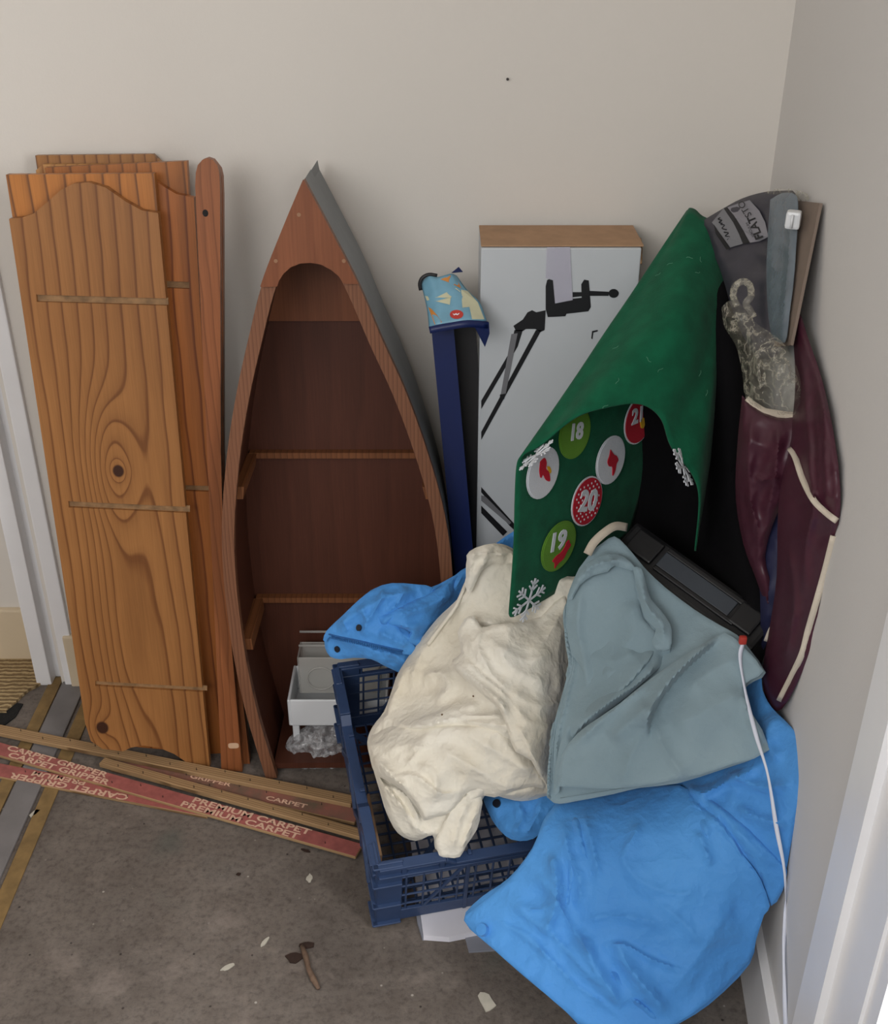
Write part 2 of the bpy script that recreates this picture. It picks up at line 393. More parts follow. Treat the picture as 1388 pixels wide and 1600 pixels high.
# right wall as slabs around the doorway that the daylight comes through
def rw_slab(name, y0, y1, z0, z1, mat, off=0.0, th=0.1, bev=0.0):
    poly = [(wallx(y0)-off, y0), (wallx(y1)-off, y1), (wallx(y1)+th, y1), (wallx(y0)+th, y0)]
    return prism(name, poly, z0, z1, mat, bev=bev)
struct(rw_slab('wall_right', -1.14, 0.1, 0, 2.4, M['wall_r']))
struct(rw_slab('wall_right_above_door', -2.05, -1.14, 2.05, 2.4, M['wall_r']))
struct(rw_slab('wall_right_front', -3.9, -2.05, 0, 2.4, M['wall_r']))
struct(box('ceiling', (-0.2, -1.9, 2.45), (3.6, 4.0, 0.1), M['ceil'], bev=0))
struct(rw_slab('baseboard_right', -0.965, 0.0, 0, 0.13, M['gloss'], off=.013, th=0.0, bev=.004))
struct(box('baseboard_back', (-0.12, -0.008, 0.066), (1.33, 0.016, 0.132), M['cream_gloss'], bev=.004))
# door frame on the right wall: flat band, rounded moulding, lining
dr = thing('door_1', None, None, Vector((wallx(-1.0), -1.0, 0))); dr['kind'] = 'structure'
def rw_part(name, y0, y1, off0, off1, z1=2.1, bev=.004, seg=2):
    poly = [(wallx(y0)-off0, y0), (wallx(y1)-off0, y1), (wallx(y1)-off1, y1), (wallx(y0)-off1, y0)]
    bm = prism_bm(poly, 0, z1); bevelled(bm, bev, seg)
    return link(name, bm_mesh(name, bm), M['gloss'], dr)
ya, yb_, yc, yd = (on_plane(px, 1600, WP+WN*.01, WN).y for px in (1233, 1256, 1291, 1347))
rw_part('architrave_back', yb_, ya, 0, .006)
rw_part('moulding', yc, yb_, 0, .024, bev=.009, seg=4)
rw_part('architrave', yd, yc, 0, .014)
rw_part('door_lining', yd-.03, yd, -.08, .010)
# left: doorway to the next room
def vbox(name, x0, x1, y0, y1, z0, z1, mat, parent=None, bev=.003):
    return box(name, ((x0+x1)/2, (y0+y1)/2, (z0+z1)/2), (x1-x0, y1-y0, z1-z0), mat, parent, bev=bev)
struct(vbox('wall_left', -1.75, -0.812, 0.092, 0.19, 0, 2.4, M['wall'], bev=0))
struct(vbox('baseboard_left', -1.75, -0.83, 0.078, 0.094, 0.004, 0.134, M['cream_gloss'], bev=.005))
d2 = thing('door_2', None, None, Vector((-0.81, 0.03, 0))); d2['kind'] = 'structure'
vbox('door_lining', -0.868, -0.796, 0.024, 0.10, 0, 2.1, M['gloss'], d2)
vbox('door_stop', -0.862, -0.83, -0.006, 0.026, 0, 2.1, M['gloss'], d2)
vbox('architrave', -0.800, -0.770, -0.010, 0.014, 0, 2.1, M['gloss'], d2)
struct(vbox('wall_left_above_door', -0.90, -0.80, -1.0, 0.09, 2.1, 2.4, M['wall'], bev=0))
struct(vbox('wall_left_front', -0.90, -0.80, -1.25, -1.0, 0, 2.4, M['wall'], bev=0))
struct(vbox('wall_next_room', -1.85, -1.75, -2.1, 0.19, 0, 2.4, M['wall'], bev=0))
struct(vbox('trim_1', -0.808, -0.757, -1.0, 0.02, 0, 0.006, M['strip']))
struct(vbox('trim_2', -0.750, -0.722, -1.0, -0.02, 0, 0.003, M['strip_y'], bev=.001))
struct(vbox('trim_3', -0.838, -0.812, -1.0, 0.02, 0, 0.003, M['strip_y'], bev=.001))
# carpet with a torn corner, dark underlay showing
cp = [(-1.75, 0.09), (-0.845, 0.09), (-0.842, 0.02)]
for k in range(9):
    t = k/8; cp.append((-0.846-.05*t+random.uniform(-.008, .008), 0.02-.125*t+random.uniform(-.006, .006)))
cp += [(-0.93, -0.10), (-0.99, -0.085), (-1.06, -0.12), (-1.2, -0.14), (-1.75, -0.14)]
struct(prism('floor_carpet', cp, 0.0005, 0.007, M['carpet'], bev=.001))
up_ = [(-0.87, -0.07), (-0.872, -0.11), (-0.885, -0.135), (-0.93, -0.15), (-1.0, -0.15), (-1.0, -0.07), (-0.94, -0.06)]
struct(prism('floor_underlay', up_, 0.0003, 0.0034, M['black_underlay'], bev=0))
nl = P(793, 124, y=-.001)
tag(tube('wall_nail', [nl+Vector((0, .001, 0)), nl+Vector((0, -.005, .001))], [.0017, .0022], M['nail'], seg=8), 'tiny dark nail stuck in the bare wall above the boxes', 'nail')

# ------------------------------------------------------------------ pine boards leaning on the left
GB = 'dismantled pine shelf boards leaning on the wall'
def board(name, label, fr, px, thick, mat, group=GB, grooves=(), bev=.003):
    t = thing(name, label, 'board', fr.M, group)
    poly = fr.poly(px)
    bm = prism_bm(poly, -thick, 0); bevelled(bm, bev, 2)
    me = bm_mesh('board_body', bm); o = link('board_body', me, mat, t, fr.M)
    cutters = []
    for (a, b, hw) in grooves:                               # routed slots: real recesses
        pa, pb = fr.loc(*a), fr.loc(*b); d = (pb-pa).normalized(); n = Vector((-d.y, d.x))
        q = [pa-n*hw-d*0.0, pb-n*hw, pb+n*hw, pa+n*hw]
        cutters.append(q)
    if cutters:
        cb = bmesh.new()
        for q in cutters: prism_bm(q, -.008, .02, bm=cb)
        cme = bm_mesh('cut', cb); cobj = bpy.data.objects.new('cut', cme); COL.objects.link(cobj); cobj.matrix_world = fr.M
        md = o.modifiers.new('slots', 'BOOLEAN'); md.object = cobj; md.operation = 'DIFFERENCE'; md.solver = 'EXACT'
        bpy.context.view_layer.update()
        dg = bpy.context.evaluated_depsgraph_get(); dg.update()
        nm = bpy.data.meshes.new_from_object(o.evaluated_get(dg)); o.modifiers.clear()
        o.data = nm; nm.name = 'board_body'
        bpy.data.objects.remove(cobj)
        for q in cutters:                                    # dusty floor of each slot
            s = prism('slot_floor', [Vector(p) for p in q], -.0079, -.0062, M['edgewood'], t, fr.M, bev=0)
    return t, o
R_ = math.radians
frA = Frame(P(328, 1200, z=0.002), R_(3), 0.118)
knA = frA.loc(185, 736); knB = frA.loc(160, 1137); knC = frA.loc(150, 690); knD = frA.loc(215, 1010)
mA = pine('honey_pine_front', PL, PD, [(knA.x-.01, knA.y+.01, .042, .12, 4.2, 0), (knA.x, knA.y, .016, .022, 1.6, .0095), (knB.x, knB.y, .024, .035, 1.5, .0115), (knD.x-.02, knD.y+.02, .045, .26, 2.4, 0)], 0.4, 40)
outA = [(14, 342), (34, 340), (52, 334), (75, 315), (95, 297), (115, 287), (138, 285), (165, 293), (195, 314), (222, 329), (247, 333),
        (328, 1200), (304, 1196), (290, 1190), (272, 1178), (250, 1169), (225, 1165), (205, 1168), (192, 1174), (160, 1170), (142, 1158), (133, 1130)]
board('shelf_side_panel', 'honey pine side panel with arched top, three slots and dark knots, frontmost of the boards', frA, outA, .019, mA,
      grooves=[((57, 466), (262, 472), .0058), ((107, 788), (296, 797), .0058), ((149, 1068), (323, 1078), .0052)])
def behind(fr, d, dx=0.0): 
    g = Frame(fr.p0-fr.n*d+fr.u*dx, 0, 0); g.u, g.v, g.n = fr.u, fr.v, fr.n
    Mx = fr.M.copy(); Mx.translation = g.p0; g.M = Mx; g.Mi = Mx.inverted(); return g
frB = behind(frA, .021)
mB = pine('honey_pine_b', srgb(184, 118, 56), PD, (), 6.3, 38)
board('shelf_board', 'square-topped pine board standing directly behind the arched front panel', frB, [(9, 273), (241, 271), (318, 1120), (140, 1105)], .018, mB)
frC = behind(frA, .043, .0)
mC = pine('honey_pine_c', srgb(172, 104, 50), srgb(120, 64, 28), (), 11.2, 38)
outC = [(120, 320), (190, 285), (225, 279), (245, 284), (258, 293), (275, 303), (303, 309), (352, 1180), (190, 1165)]
board('shelf_side_panel', 'darker pine side panel with slot ends showing, beside the round-topped post', frC, outC, .019, mC,
      grooves=[((150, 440), (296, 446), .0058), ((220, 760), (330, 764), .0055)])
frD = behind(frA, .064)
board('shelf_board', 'pine board with a square right corner just left of the round-topped post', frD, [(70, 262), (200, 256), (246, 254), (292, 252), (345, 1150), (200, 1140)], .018, pine('honey_pine_d', srgb(170, 106, 52), PD, (), 15.1, 38))
frF = behind(frA, .085)
board('shelf_board', 'pale pine board end with chamfered left corner, peeking over the front boards', frF, [(56, 266), (67, 257), (241, 257), (300, 1110), (160, 1100)], .016, pine('pale_pine', srgb(190, 140, 84), srgb(150, 100, 56), (), 18.3, 52))
frE = behind(frA, .104)
board('shelf_board', 'topmost pine board with chamfered right corner, resting against the wall', frE, [(55, 243), (239, 241), (251, 253), (320, 1090), (180, 1080)], .016, pine('brown_pine', srgb(160, 112, 62), srgb(116, 74, 38), (), 21.9, 52))

# round-topped posts
frP = Frame(P(370, 1206, z=0.002), R_(2), 0.105)
def rail_post(label, fr, px, hole):
    t = thing('rail_post', label, 'post', fr.M, 'round-topped pine posts')
    prism('post_body', fr.poly(px), -.02, 0, M['post'], t, fr.M, bev=.004)
    if hole:
        h = fr.loc(321, 333)
        prism('screw_hole', [(h.x+.0045*math.cos(a*math.pi/8), h.y+.0055*math.sin(a*math.pi/8)) for a in range(16)], -.004, .0004, M['blackhole'], t, fr.M, bev=0)
        s = fr.loc(365, 1165)
        prism('sticker', [(s.x+.010*math.copysign(abs(math.cos(a*math.pi/10))**.6, math.cos(a*math.pi/10)), s.y+.006*math.copysign(abs(math.sin(a*math.pi/10))**.6, math.sin(a*math.pi/10))) for a in range(20)], 0, .0006, M['sticker'], t, fr.M, bev=0)
postpx = [(305, 290), (306, 270), (309, 258), (316, 250), (324, 247), (333, 250), (340, 259), (343, 272), (344, 300), (345, 700), (349, 860), (379, 1206), (346, 1203)]
rail_post('slim round-topped pine post with a screw hole, beside the boat-shaped shelf', frP, postpx, True)
frP2 = behind(frP, .024, .007)
rail_post('second pine post hidden behind the round-topped one, only its dark edge showing', frP2, [(a+4, b+5) for a, b in postpx[:-3]]+[(352, 860), (391, 1196), (352, 1193)], False)

# ------------------------------------------------------------------ boat-shaped shelf
frT = Frame(P(415, 1218, z=0.004), 0, 0.060, R_(-0.0))
boat = thing('boat_shelf', 'brown wooden boat-shaped shelf with grey hull standing upright', 'shelf', Matrix.Translation(frT.p0))
left_px = [(475, 281), (441, 362), (409, 446), (388, 530), (370, 612), (356, 700), (348, 790), (347, 860), (353, 940), (366, 1030), (386, 1120), (416, 1218)]
right_px = [(475, 281), (518, 362), (561, 446), (597, 530), (634, 612), (666, 700), (692, 790), (705, 870), (708, 940), (703, 1030), (692, 1120), (672, 1216)]
Lc = [Vector(p) for p in catmull([tuple(frT.loc(*p)) for p in left_px], 5)]
Rc = [Vector(p) for p in catmull([tuple(frT.loc(*p)) for p in right_px], 5)]
def inset(curve, sgn, d):
    out = []
    for i, p in enumerate(curve):
        t = (curve[min(i+1, len(curve)-1)]-curve[max(i-1, 0)]).normalized(); n = Vector((-t.y, t.x))*sgn
        q = p+n*d; q.x = min(q.x, curve[0].x) if sgn > 0 else max(q.x, curve[0].x)
        q.y = min(q.y, curve[0].y) if d > 0 else q.y
        out.append(q)
    return out
DEP = .198
def strip_solid(name, outer, inner, z0, z1, mat, bev=.001):
    bm = bmesh.new(); n = len(outer)
    ring = [[bm.verts.new((p.x, p.y, z)) for p in c] for c in (outer, inner) for z in (z0, z1)]
    oo0, oo1, ii0, ii1 = ring
    for i in range(n-1):
        bm.faces.new((oo0[i], oo0[i+1], oo1[i+1], oo1[i])); bm.faces.new((ii1[i], ii1[i+1], ii0[i+1], ii0[i]))
        bm.faces.new((oo1[i], oo1[i+1], ii1[i+1], ii1[i])); bm.faces.new((ii0[i], ii0[i+1], oo0[i+1], oo0[i]))
    bm.faces.new((oo0[0], oo1[0], ii1[0], ii0[0])); bm.faces.new((oo0[-1], ii0[-1], ii1[-1], oo1[-1]))
    bmesh.ops.recalc_face_normals(bm, faces=bm.faces)
    return link(name, bm_mesh(name, bm), mat, boat, frT.M)
for curve, sg in ((Lc, 1), (Rc, -1)):
    strip_solid('gunwale', curve, inset(curve, sg, .021), -.016, 0, M['boat_rail'])
    # two lapped hull planks per side, brown inside lining
    strip_solid('hull_plank', inset(curve, sg, .001), inset(curve, sg, .006), -.016-.080, -.0162, M['boat_grey'])
    strip_solid('hull_plank', inset(curve, sg, .0055), inset(curve, sg, .0092), -DEP, -.016-.078, M['boat_grey'])
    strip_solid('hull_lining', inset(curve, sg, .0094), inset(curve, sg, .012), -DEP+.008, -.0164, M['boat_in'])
backpoly = [p for p in inset(Lc, 1, .009)] + [p for p in inset(Rc, -1, .009)][::-1]
# the back is two panels meeting behind the deck plate
ysplit = frT.loc(485, 500, -DEP).y
def half(pl, y, keep_top):
    out = []
    n = len(pl)
    for i in range(n):
        a, b = pl[i], pl[(i+1) % n]; ia = (a.y > y) == keep_top; ib = (b.y > y) == keep_top
        if ia: out.append(a)
        if ia != ib: t = (y-a.y)/(b.y-a.y); out.append(a+(b-a)*t)
    return out
lo_ = half(backpoly, ysplit+.005, False); hi_ = half(backpoly, ysplit+.004, True)
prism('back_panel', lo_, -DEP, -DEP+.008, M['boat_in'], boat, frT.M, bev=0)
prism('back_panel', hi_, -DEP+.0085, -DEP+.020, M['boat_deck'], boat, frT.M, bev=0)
# triangular deck plate with arched opening
arch = [(434, 446), (437, 437), (444, 426), (455, 416), (470, 410), (487, 409), (503, 412), (518, 420), (530, 430), (537, 441), (546, 442)]
li = [p for p in inset(Lc, 1, -.0012) if p.y > frT.loc(409, 447).y]
ri = [p for p in inset(Rc, -1, -.0012) if p.y > frT.loc(561, 443).y]
dk = li + [frT.loc(409, 447)] + [frT.loc(*a) for a in arch] + [frT.loc(561, 442)] + ri[::-1]
deck = prism('deck_plate', dk, .0002, .007, M['boat_deck'], boat, frT.M, bev=.001)
for q in ((468, 334), (432, 406), (538, 406)):
    h = frT.loc(*q)
    prism('screw', [(h.x+.003*math.cos(a*math.pi/6), h.y+.003*math.sin(a*math.pi/6)) for a in range(12)], .007, .0077, M['screw'], deck, frT.M, bev=0)
# battens that carried the shelves
def interp_x(curve, y):
    for a, b in zip(curve[:-1], curve[1:]):
        if (a.y-y)*(b.y-y) <= 0: return a.x+(b.x-a.x)*(y-a.y)/(b.y-a.y+1e-9)
    return curve[-1].x
for pyb, th in ((705, .011), (931, .011)):
    yb = frT.loc(500, pyb, -DEP+.016).y
    x0, x1 = interp_x(Lc, yb)+.016, interp_x(Rc, yb)-.016
    prism('back_batten', [(x0, yb-th), (x1, yb-th), (x1, yb), (x0, yb)], -DEP+.008, -DEP+.024, M['batten'], boat, frT.M, bev=.001)
    for curve, sg in ((Lc, 1), (Rc, -1)):
        x = interp_x(curve, yb)+sg*.0125; x2 = interp_x(curve, yb-.024)+sg*.0125
        prism('side_cleat', [(x2, yb-.024), (x2+sg*.017, yb-.024), (x+sg*.017, yb-.001), (x, yb-.001)], -DEP+.024, -.030, M['batten'], boat, frT.M, bev=.001)
bl, br = Lc[-1], Rc[-1]
prism('bottom_board', [(bl.x+.012, bl.y+.012), (br.x-.012, br.y+.012), (br.x-.010, br.y+.024), (bl.x+.014, bl.y+.024)], -DEP+.008, -.018, M['boat_in'], boat, frT.M, bev=.001)

# white drawer unit and plastic bag inside the boat
tr = thing('plastic_tray', 'white plastic tray with clear holder, tucked inside the boat shelf', 'tray', P(500, 1130, y=-.19))
tc = P(532, 1086, y=-.172)
bm = bmesh.new()
W2, D2, H2 = .095, .055, .062
def tray_shell(c, w, d, h, t, mat, name, parent, bev=.006):
    bm = bmesh.new()
    box_bm((c.x, c.y, c.z-h/2+t/2), (2*w, 2*d, t), bm)
    for sx in (-1, 1): box_bm((c.x+sx*(w-t/2), c.y, c.z), (t, 2*d, h), bm)
    for sy in (-1, 1): box_bm((c.x, c.y+sy*(d-t/2), c.z), (2*w-2*t, t, h), bm)
    bevelled(bm, t*.35, 1); return link(name, bm_mesh(name, bm), mat, parent)
tray_shell(tc, W2, D2, H2, .005, M['white_pl'], 'tray_body', tr)
for sx in (-1, 1):
    for sy in (-1, 1):
        box('foot', (tc.x+sx*(W2-.012), tc.y+sy*(D2-.01), tc.z-H2/2-.02), (.013, .012, .04), M['white_pl'], tr)
hc = tc+Vector((.0, .022, .050))
tray_shell(hc, .078, .026, .085, .0025, M['clear_pl'], 'clear_holder', tr)
hd = hc+Vector((-.035, -.027, -.006))
tube('holder_ring', [hd+Vector((.026*math.cos(a*math.pi/12), 0, .026*math.sin(a*math.pi/12))) for a in range(25)], .002, M['clear_pl'], tr, seg=6)
tube('holder_rail', [hc+Vector((-.077, .0, .052)), hc+Vector((.077, .0, .052))], .0025, M['clear_pl'], tr, seg=6)
tube('holder_rail', [hc+Vector((-.077, .026, .066)), hc+Vector((.077, .026, .066))], .0025, M['clear_pl'], tr, seg=6)

# ------------------------------------------------------------------ draped cloth builder
def polydist(X, Y, pts, closed=False):
    """distance, signed side and arc position of points to a polyline"""
    pts = np.array(pts, float); 
    if closed: pts = np.vstack([pts, pts[:1]])
    seg = np.diff(pts, axis=0); L = np.hypot(seg[:, 0], seg[:, 1]); cum = np.concatenate([[0], np.cumsum(L)])
    best = np.full(X.shape, 1e9); side = np.zeros(X.shape); s = np.zeros(X.shape)
    for i in range(len(seg)):
        ax, ay = pts[i]; dx, dy = seg[i]
        t = np.clip(((X-ax)*dx+(Y-ay)*dy)/(L[i]**2+1e-9), 0, 1)
        ex, ey = X-(ax+t*dx), Y-(ay+t*dy); d = np.hypot(ex, ey)
        m = d < best
        best = np.where(m, d, best); side = np.where(m, np.sign(dx*ey-dy*ex), side)
        s = np.where(m, (cum[i]+t*L[i])/cum[-1], s)
    return best, side, s
def tps(ctrl):
    c = np.array(ctrl, float); n = len(c); xy = c[:, :2]/300.0
    d = np.hypot(xy[:, None, 0]-xy[None, :, 0], xy[:, None, 1]-xy[None, :, 1])
    K = np.where(d > 0, d**2*np.log(d+1e-12), 0)+np.eye(n)*.02
    Pm = np.hstack([np.ones((n, 1)), xy]); A = np.zeros((n+3, n+3)); A[:n, :n] = K; A[:n, n:] = Pm; A[n:, :n] = Pm.T
    sol = np.linalg.solve(A, np.concatenate([c[:, 2], np.zeros(3)]))
    def f(X, Y):
        x, y = X/300.0, Y/300.0; out = sol[n]+sol[n+1]*x+sol[n+2]*y
        for i in range(n):
            r = np.hypot(x-xy[i, 0], y-xy[i, 1]); out = out+sol[i]*np.where(r > 0, r**2*np.log(r+1e-12), 0)
        return out
    return f
def drape(name, outline, ctrl, folds=(), step=6.0, roll=.012, rollw=16, crumple=(.004, 70, .0015, 26), thick=.003,
          mat=None, parent=None, smooth_outline=3, seed=0.0, warp=18, lift=0.0, attach=None, att_w=40):
    out = catmull(list(outline)+[outline[0]], smooth_outline)[:-1] if smooth_outline > 1 else [np.array(p, float) for p in outline]
    # resample border
    bord = []
    for i in range(len(out)):
        a, b = out[i], out[(i+1) % len(out)]; k = max(1, int(np.hypot(*(b-a))/step))
        for j in range(k): bord.append(a+(b-a)*j/k)
    bord = np.array(bord)
    x0, y0 = bord.min(0); x1, y1 = bord.max(0)
    gx, gy = np.meshgrid(np.arange(x0, x1, step), np.arange(y0, y1, step*.9))
    gx = gx+(np.arange(gx.shape[0])[:, None] % 2)*step*.5
    gx, gy = gx.ravel(), gy.ravel()
    inside = np.zeros(gx.shape, bool)
    for i in range(len(bord)):
        ax, ay = bord[i]; bx, by = bord[(i+1) % len(bord)]
        if ay == by: continue
        cond = ((ay > gy) != (by > gy)) & (gx < (bx-ax)*(gy-ay)/(by-ay)+ax); inside ^= cond
    db, _, _ = polydist(gx, gy, bord, True)
    sel = inside & (db > step*.55)
    pts = np.vstack([bord, np.stack([gx[sel], gy[sel]], 1)])
    nb = len(bord)
    V2, E2, F2, *_ = delaunay_2d_cdt([Vector(p) for p in pts], [(i, (i+1) % nb) for i in range(nb)], [], 1, 1e-4)
    X = np.array([v.x for v in V2]); Y = np.array([v.y for v in V2])
    D, _, _ = polydist(X, Y, bord, True)
    depth = tps(ctrl)(X, Y)
    # warp coordinates a little so folds are not ruler-straight
    wx = np.array([mnoise.noise((a/70, b/70, seed+3.3)) for a, b in zip(X, Y)])*warp
    wy = np.array([mnoise.noise((a/70, b/70, seed+9.1)) for a, b in zip(X, Y)])*warp
    H = np.zeros(X.shape)
    for fl in folds:
        pl, wd, am, kind = fl[:4]
        wf = fl[4] if len(fl) > 4 else .35
        d, sd, s = polydist(X+wx*wf, Y+wy*wf, catmull(pl, 4) if len(pl) > 2 else pl)
        tp = np.clip(np.minimum(s, 1-s)/.22, 0, 1); tp = tp*tp*(3-2*tp)
        if 'f' in kind: tp = np.ones_like(tp)*np.where((s <= 0) | (s >= 1), np.exp(-(d/wd)**2), 1)
        if kind[0] == 'r': H += 1.35*am*tp*(.45*np.exp(-(d/wd)**2)+.55*np.exp(-d/(wd*.75)))
        elif kind[0] == 'c': H += am*tp*np.exp(-d/wd)                       # sharp crest
        elif kind[0] == 's':                                              # raised lip on the left side, falling off
            sdv = d*sd; soft = 1/(1+np.exp(np.clip(-sdv/1.1, -50, 50)))
            H += am*tp*soft*np.exp(-np.maximum(sdv, 0)/wd)
    a1, s1, a2, s2 = crumple
    if a1 or a2:
        cr = []
        for a, b in zip(X, Y):
            q = 1-abs(mnoise.noise((a/s1, b/s1, seed)))*2
            r = 1-abs(mnoise.noise((a/s2+7, b/s2, seed+5)))*2
            r2 = 1-abs(mnoise.noise((a/(s1*.55)+b/(s1*1.4), b/(s1*.9)-3, seed+11)))*2
            cr.append(a1*q+a1*.55*r2+a2*r)
        H += np.array(cr)
    H -= roll*np.clip(1-D/rollw, 0, 1)**2
    if lift:
        L_ = np.full(X.shape, lift)
        if attach is not None:
            da, _, _ = polydist(X, Y, attach); q = np.clip(da/att_w, 0, 1); L_ = lift*(.12+.88*q*q*(3-2*q))
        H += L_
    verts = []
    for a, b, dp, h in zip(X, Y, depth, H):
        d = ray(a, b); t = (dp-CAM.y)/d.y; dn = d.normalized()
        verts.append(CAM+d*t-dn*h)
    F3 = [tuple(f) for f in F2]
    # face the camera
    v0, v1, v2 = (verts[i] for i in F3[0][:3])
    if (v1-v0).cross(v2-v0).dot(CAM-v0) < 0: F3 = [f[::-1] for f in F3]
    me = mesh(name, verts, F3, True)
    o = link(name, me, mat, parent)
    if thick:
        md = o.modifiers.new('thickness', 'SOLIDIFY'); md.thickness = thick; md.offset = -1
        md = o.modifiers.new('hem', 'EDGE_SPLIT'); md.split_angle = 0.95
    return o, BVHTree.FromPolygons(verts, F3)
def hit(bvh, px, py):
    d = ray(px, py).normalized(); r = bvh.ray_cast(CAM, d)
    return (r[0], r[1]) if r[0] is not None else (None, None)
def seam(name, bvh, pts, r, mat, parent, lift=.001, flat=.6, m=6, seg=6, fallback_y=None):
    q = []
    for p in catmull(pts, m):
        h, n = hit(bvh, *p)
        if h is None: continue
        if n.dot(CAM-h) < 0: n = -n
        q.append(h+(CAM-h).normalized()*lift)
    return tube(name, q, r, mat, parent, seg=seg, flat=flat) if len(q) > 2 else None
def ribbon3(name, pts3, width, thick, mat, parent=None, wdir=None, twist=None):
    """flat band along 3d points"""
    V, Fc = [], []; n = len(pts3)
    for i, p in enumerate(pts3):
        p = Vector(p); d = (Vector(pts3[min(i+1, n-1)])-Vector(pts3[max(i-1, 0)])).normalized()
        vd = (CAM-p).normalized(); s = d.cross(vd).normalized(); nn = s.cross(d)
        if twist: a = twist[i]; s, nn = s*math.cos(a)+nn*math.sin(a), nn*math.cos(a)-s*math.sin(a)
        wv = width[i] if isinstance(width, (list, tuple)) else width
        for sa, sb in ((-1, -1), (1, -1), (1, 1), (-1, 1)): V.append(p+s*sa*wv/2+nn*sb*thick/2)
    for i in range(n-1):
        for k in range(4): Fc.append((i*4+k, i*4+(k+1) % 4, (i+1)*4+(k+1) % 4, (i+1)*4+k))
    Fc += [(3, 2, 1, 0), tuple((n-1)*4+k for k in range(4))]
    me = mesh(name, V, Fc, True); return link(name, me, mat, parent)

# crumpled clear bag inside the boat
pb, _ = drape('plastic_bag', [(444, 1172), (452, 1152), (470, 1140), (490, 1128), (515, 1120), (540, 1130), (548, 1190), (530, 1210), (500, 1217), (470, 1212), (450, 1205)],
      [(444, 1172, -.235), (540, 1130, -.20), (500, 1170, -.255), (530, 1210, -.25), (450, 1205, -.25), (490, 1130, -.20)],
      step=3.2, roll=.02, rollw=22, crumple=(.010, 22, .004, 9), thick=0, mat=M['film2'], seed=4)
tag(pb, 'crumpled clear plastic bag on the floor of the boat shelf below the white tray', 'plastic bag')

# ------------------------------------------------------------------ things between boat and tree
bc = thing('gap_shade_slab', 'added dark slab standing in for shade in the gap between boat shelf and white box', 'case', Vector((0.02, -.06, 0)))  # added slab, black so the gap beside the boat reads as deep shade
c0, c1 = P(706, 638, y=-.05), P(747, 638, y=-.05)
box('slab_body', ((c0.x+c1.x)/2-.005, -.046, c0.z/2), (c1.x-c0.x, .05, c0.z), M['blackplastic'], bc, bev=.006)
box('case_lid_seam', ((c0.x+c1.x)/2-.005, -.0725, c0.z/2), (c1.x-c0.x-.03, .003, c0.z-.03), M['gap_black'], bc, bev=.002)
# white cardboard box with printed arm
by = -.15
tl, tr2 = P(752, 388, y=by), P(1003, 388, y=by)
bx0, bx1, bz = tl.x, tr2.x, tl.z
wb = thing('cardboard_box', 'tall white cardboard box printed with a black clamp and spring arm', 'box', Vector(((bx0+bx1)/2, by+.06, 0)))
frW = Frame((bx0, by, 0), 0, 0)
box('box_body', ((bx0+bx1)/2, by+.062, bz/2), (bx1-bx0, .123, bz), M['card_white'], wb, bev=.002)
topz = bz+.0012
box('box_flap', ((bx0+bx1)/2+.002, by+.064, topz+.001), (bx1-bx0+.004, .118, .0024), M['card_brown'], wb, bev=.0008)
tube('torn_edge', [P(772, 376, y=by+.06), P(790, 369, y=by+.09), P(808, 361, y=by+.10), P(813, 363, y=by+.10)], [.0016, .0024, .003, .0035], M['edgewood'], wb, seg=6)
tube('torn_edge', [P(968, 371, y=by+.09), P(985, 373, y=by+.10), P(1001, 373, y=by+.09), P(1003, 385, y=by+.03), P(1002, 412, y=by-.001)], .0016, M['edgewood'], wb, seg=6)
def pr(name, px, mat, lift=.0006, z0=0.0002):
    return prism(name, frW.poly(px), z0, lift, mat, wb, frW.M, bev=0)
z5 = lambda x, y: (640+x*.325, 340+y*.325)
pr('printed_clamp', [z5(*p) for p in [(655, 330), (662, 300), (685, 288), (697, 300), (700, 395), (780, 390), (828, 385), (826, 320), (840, 298), (862, 302), (866, 345), (872, 430), (860, 450), (755, 462), (750, 474), (665, 478), (655, 440)]], M['ink'])
pr('printed_screw', [z5(*p) for p in [(785, 358), (828, 358), (828, 378), (785, 382)]], M['ink'])
pr('printed_screw', [z5(*p) for p in [(866, 352), (958, 356), (958, 376), (866, 376)]], M['ink'])
kx, ky = z5(982, 364)
pr('printed_knob', [(kx+8*math.cos(a*math.pi/8), ky+7*math.sin(a*math.pi/8)) for a in range(16)], M['ink'])
pr('printed_joint', [z5(*p) for p in [(500, 520), (545, 490), (568, 455), (590, 445), (610, 455), (655, 445), (650, 540), (630, 550), (605, 535), (560, 535), (545, 545), (512, 545)]], M['ink'])
pr('printed_arm', [z5(*p) for p in [(505, 540), (545, 540), (520, 620), (345, 920), (345, 880), (480, 650)]], M['ink'])
pr('printed_arm', [z5(*p) for p in [(608, 540), (635, 540), (345, 1068), (345, 1030)]], M['ink'])
pr('printed_spring', [z5(*p) for p in [(490, 560), (520, 555), (462, 850), (438, 855)]], M['ink_grey'], .0009)
pr('printed_spring', [z5(*p) for p in [(435, 850), (462, 845), (455, 872), (435, 875)]], M['ink'], .001)
pr('printed_arm', [z5(*p) for p in [(345, 1295), (520, 1490), (520, 1515), (480, 1480), (345, 1320)]], M['ink'])
pr('printed_spring', [z5(*p) for p in [(345, 1335), (365, 1340), (490, 1465), (480, 1475), (345, 1360)]], M['ink_grey'], .0009)
pr('printed_arm', [z5(*p) for p in [(345, 1385), (470, 1510), (450, 1530), (345, 1420)]], M['ink'])
pr('printed_clip', [z5(*p) for p in [(878, 545), (905, 540), (905, 547), (884, 552), (880, 585), (874, 580)]], M['ink'])
pr('packing_tape', [z5(*p) for p in [(660, 142), (770, 142), (785, 395), (700, 412), (690, 300), (655, 290)]], M['tape'], .0012, .0008)
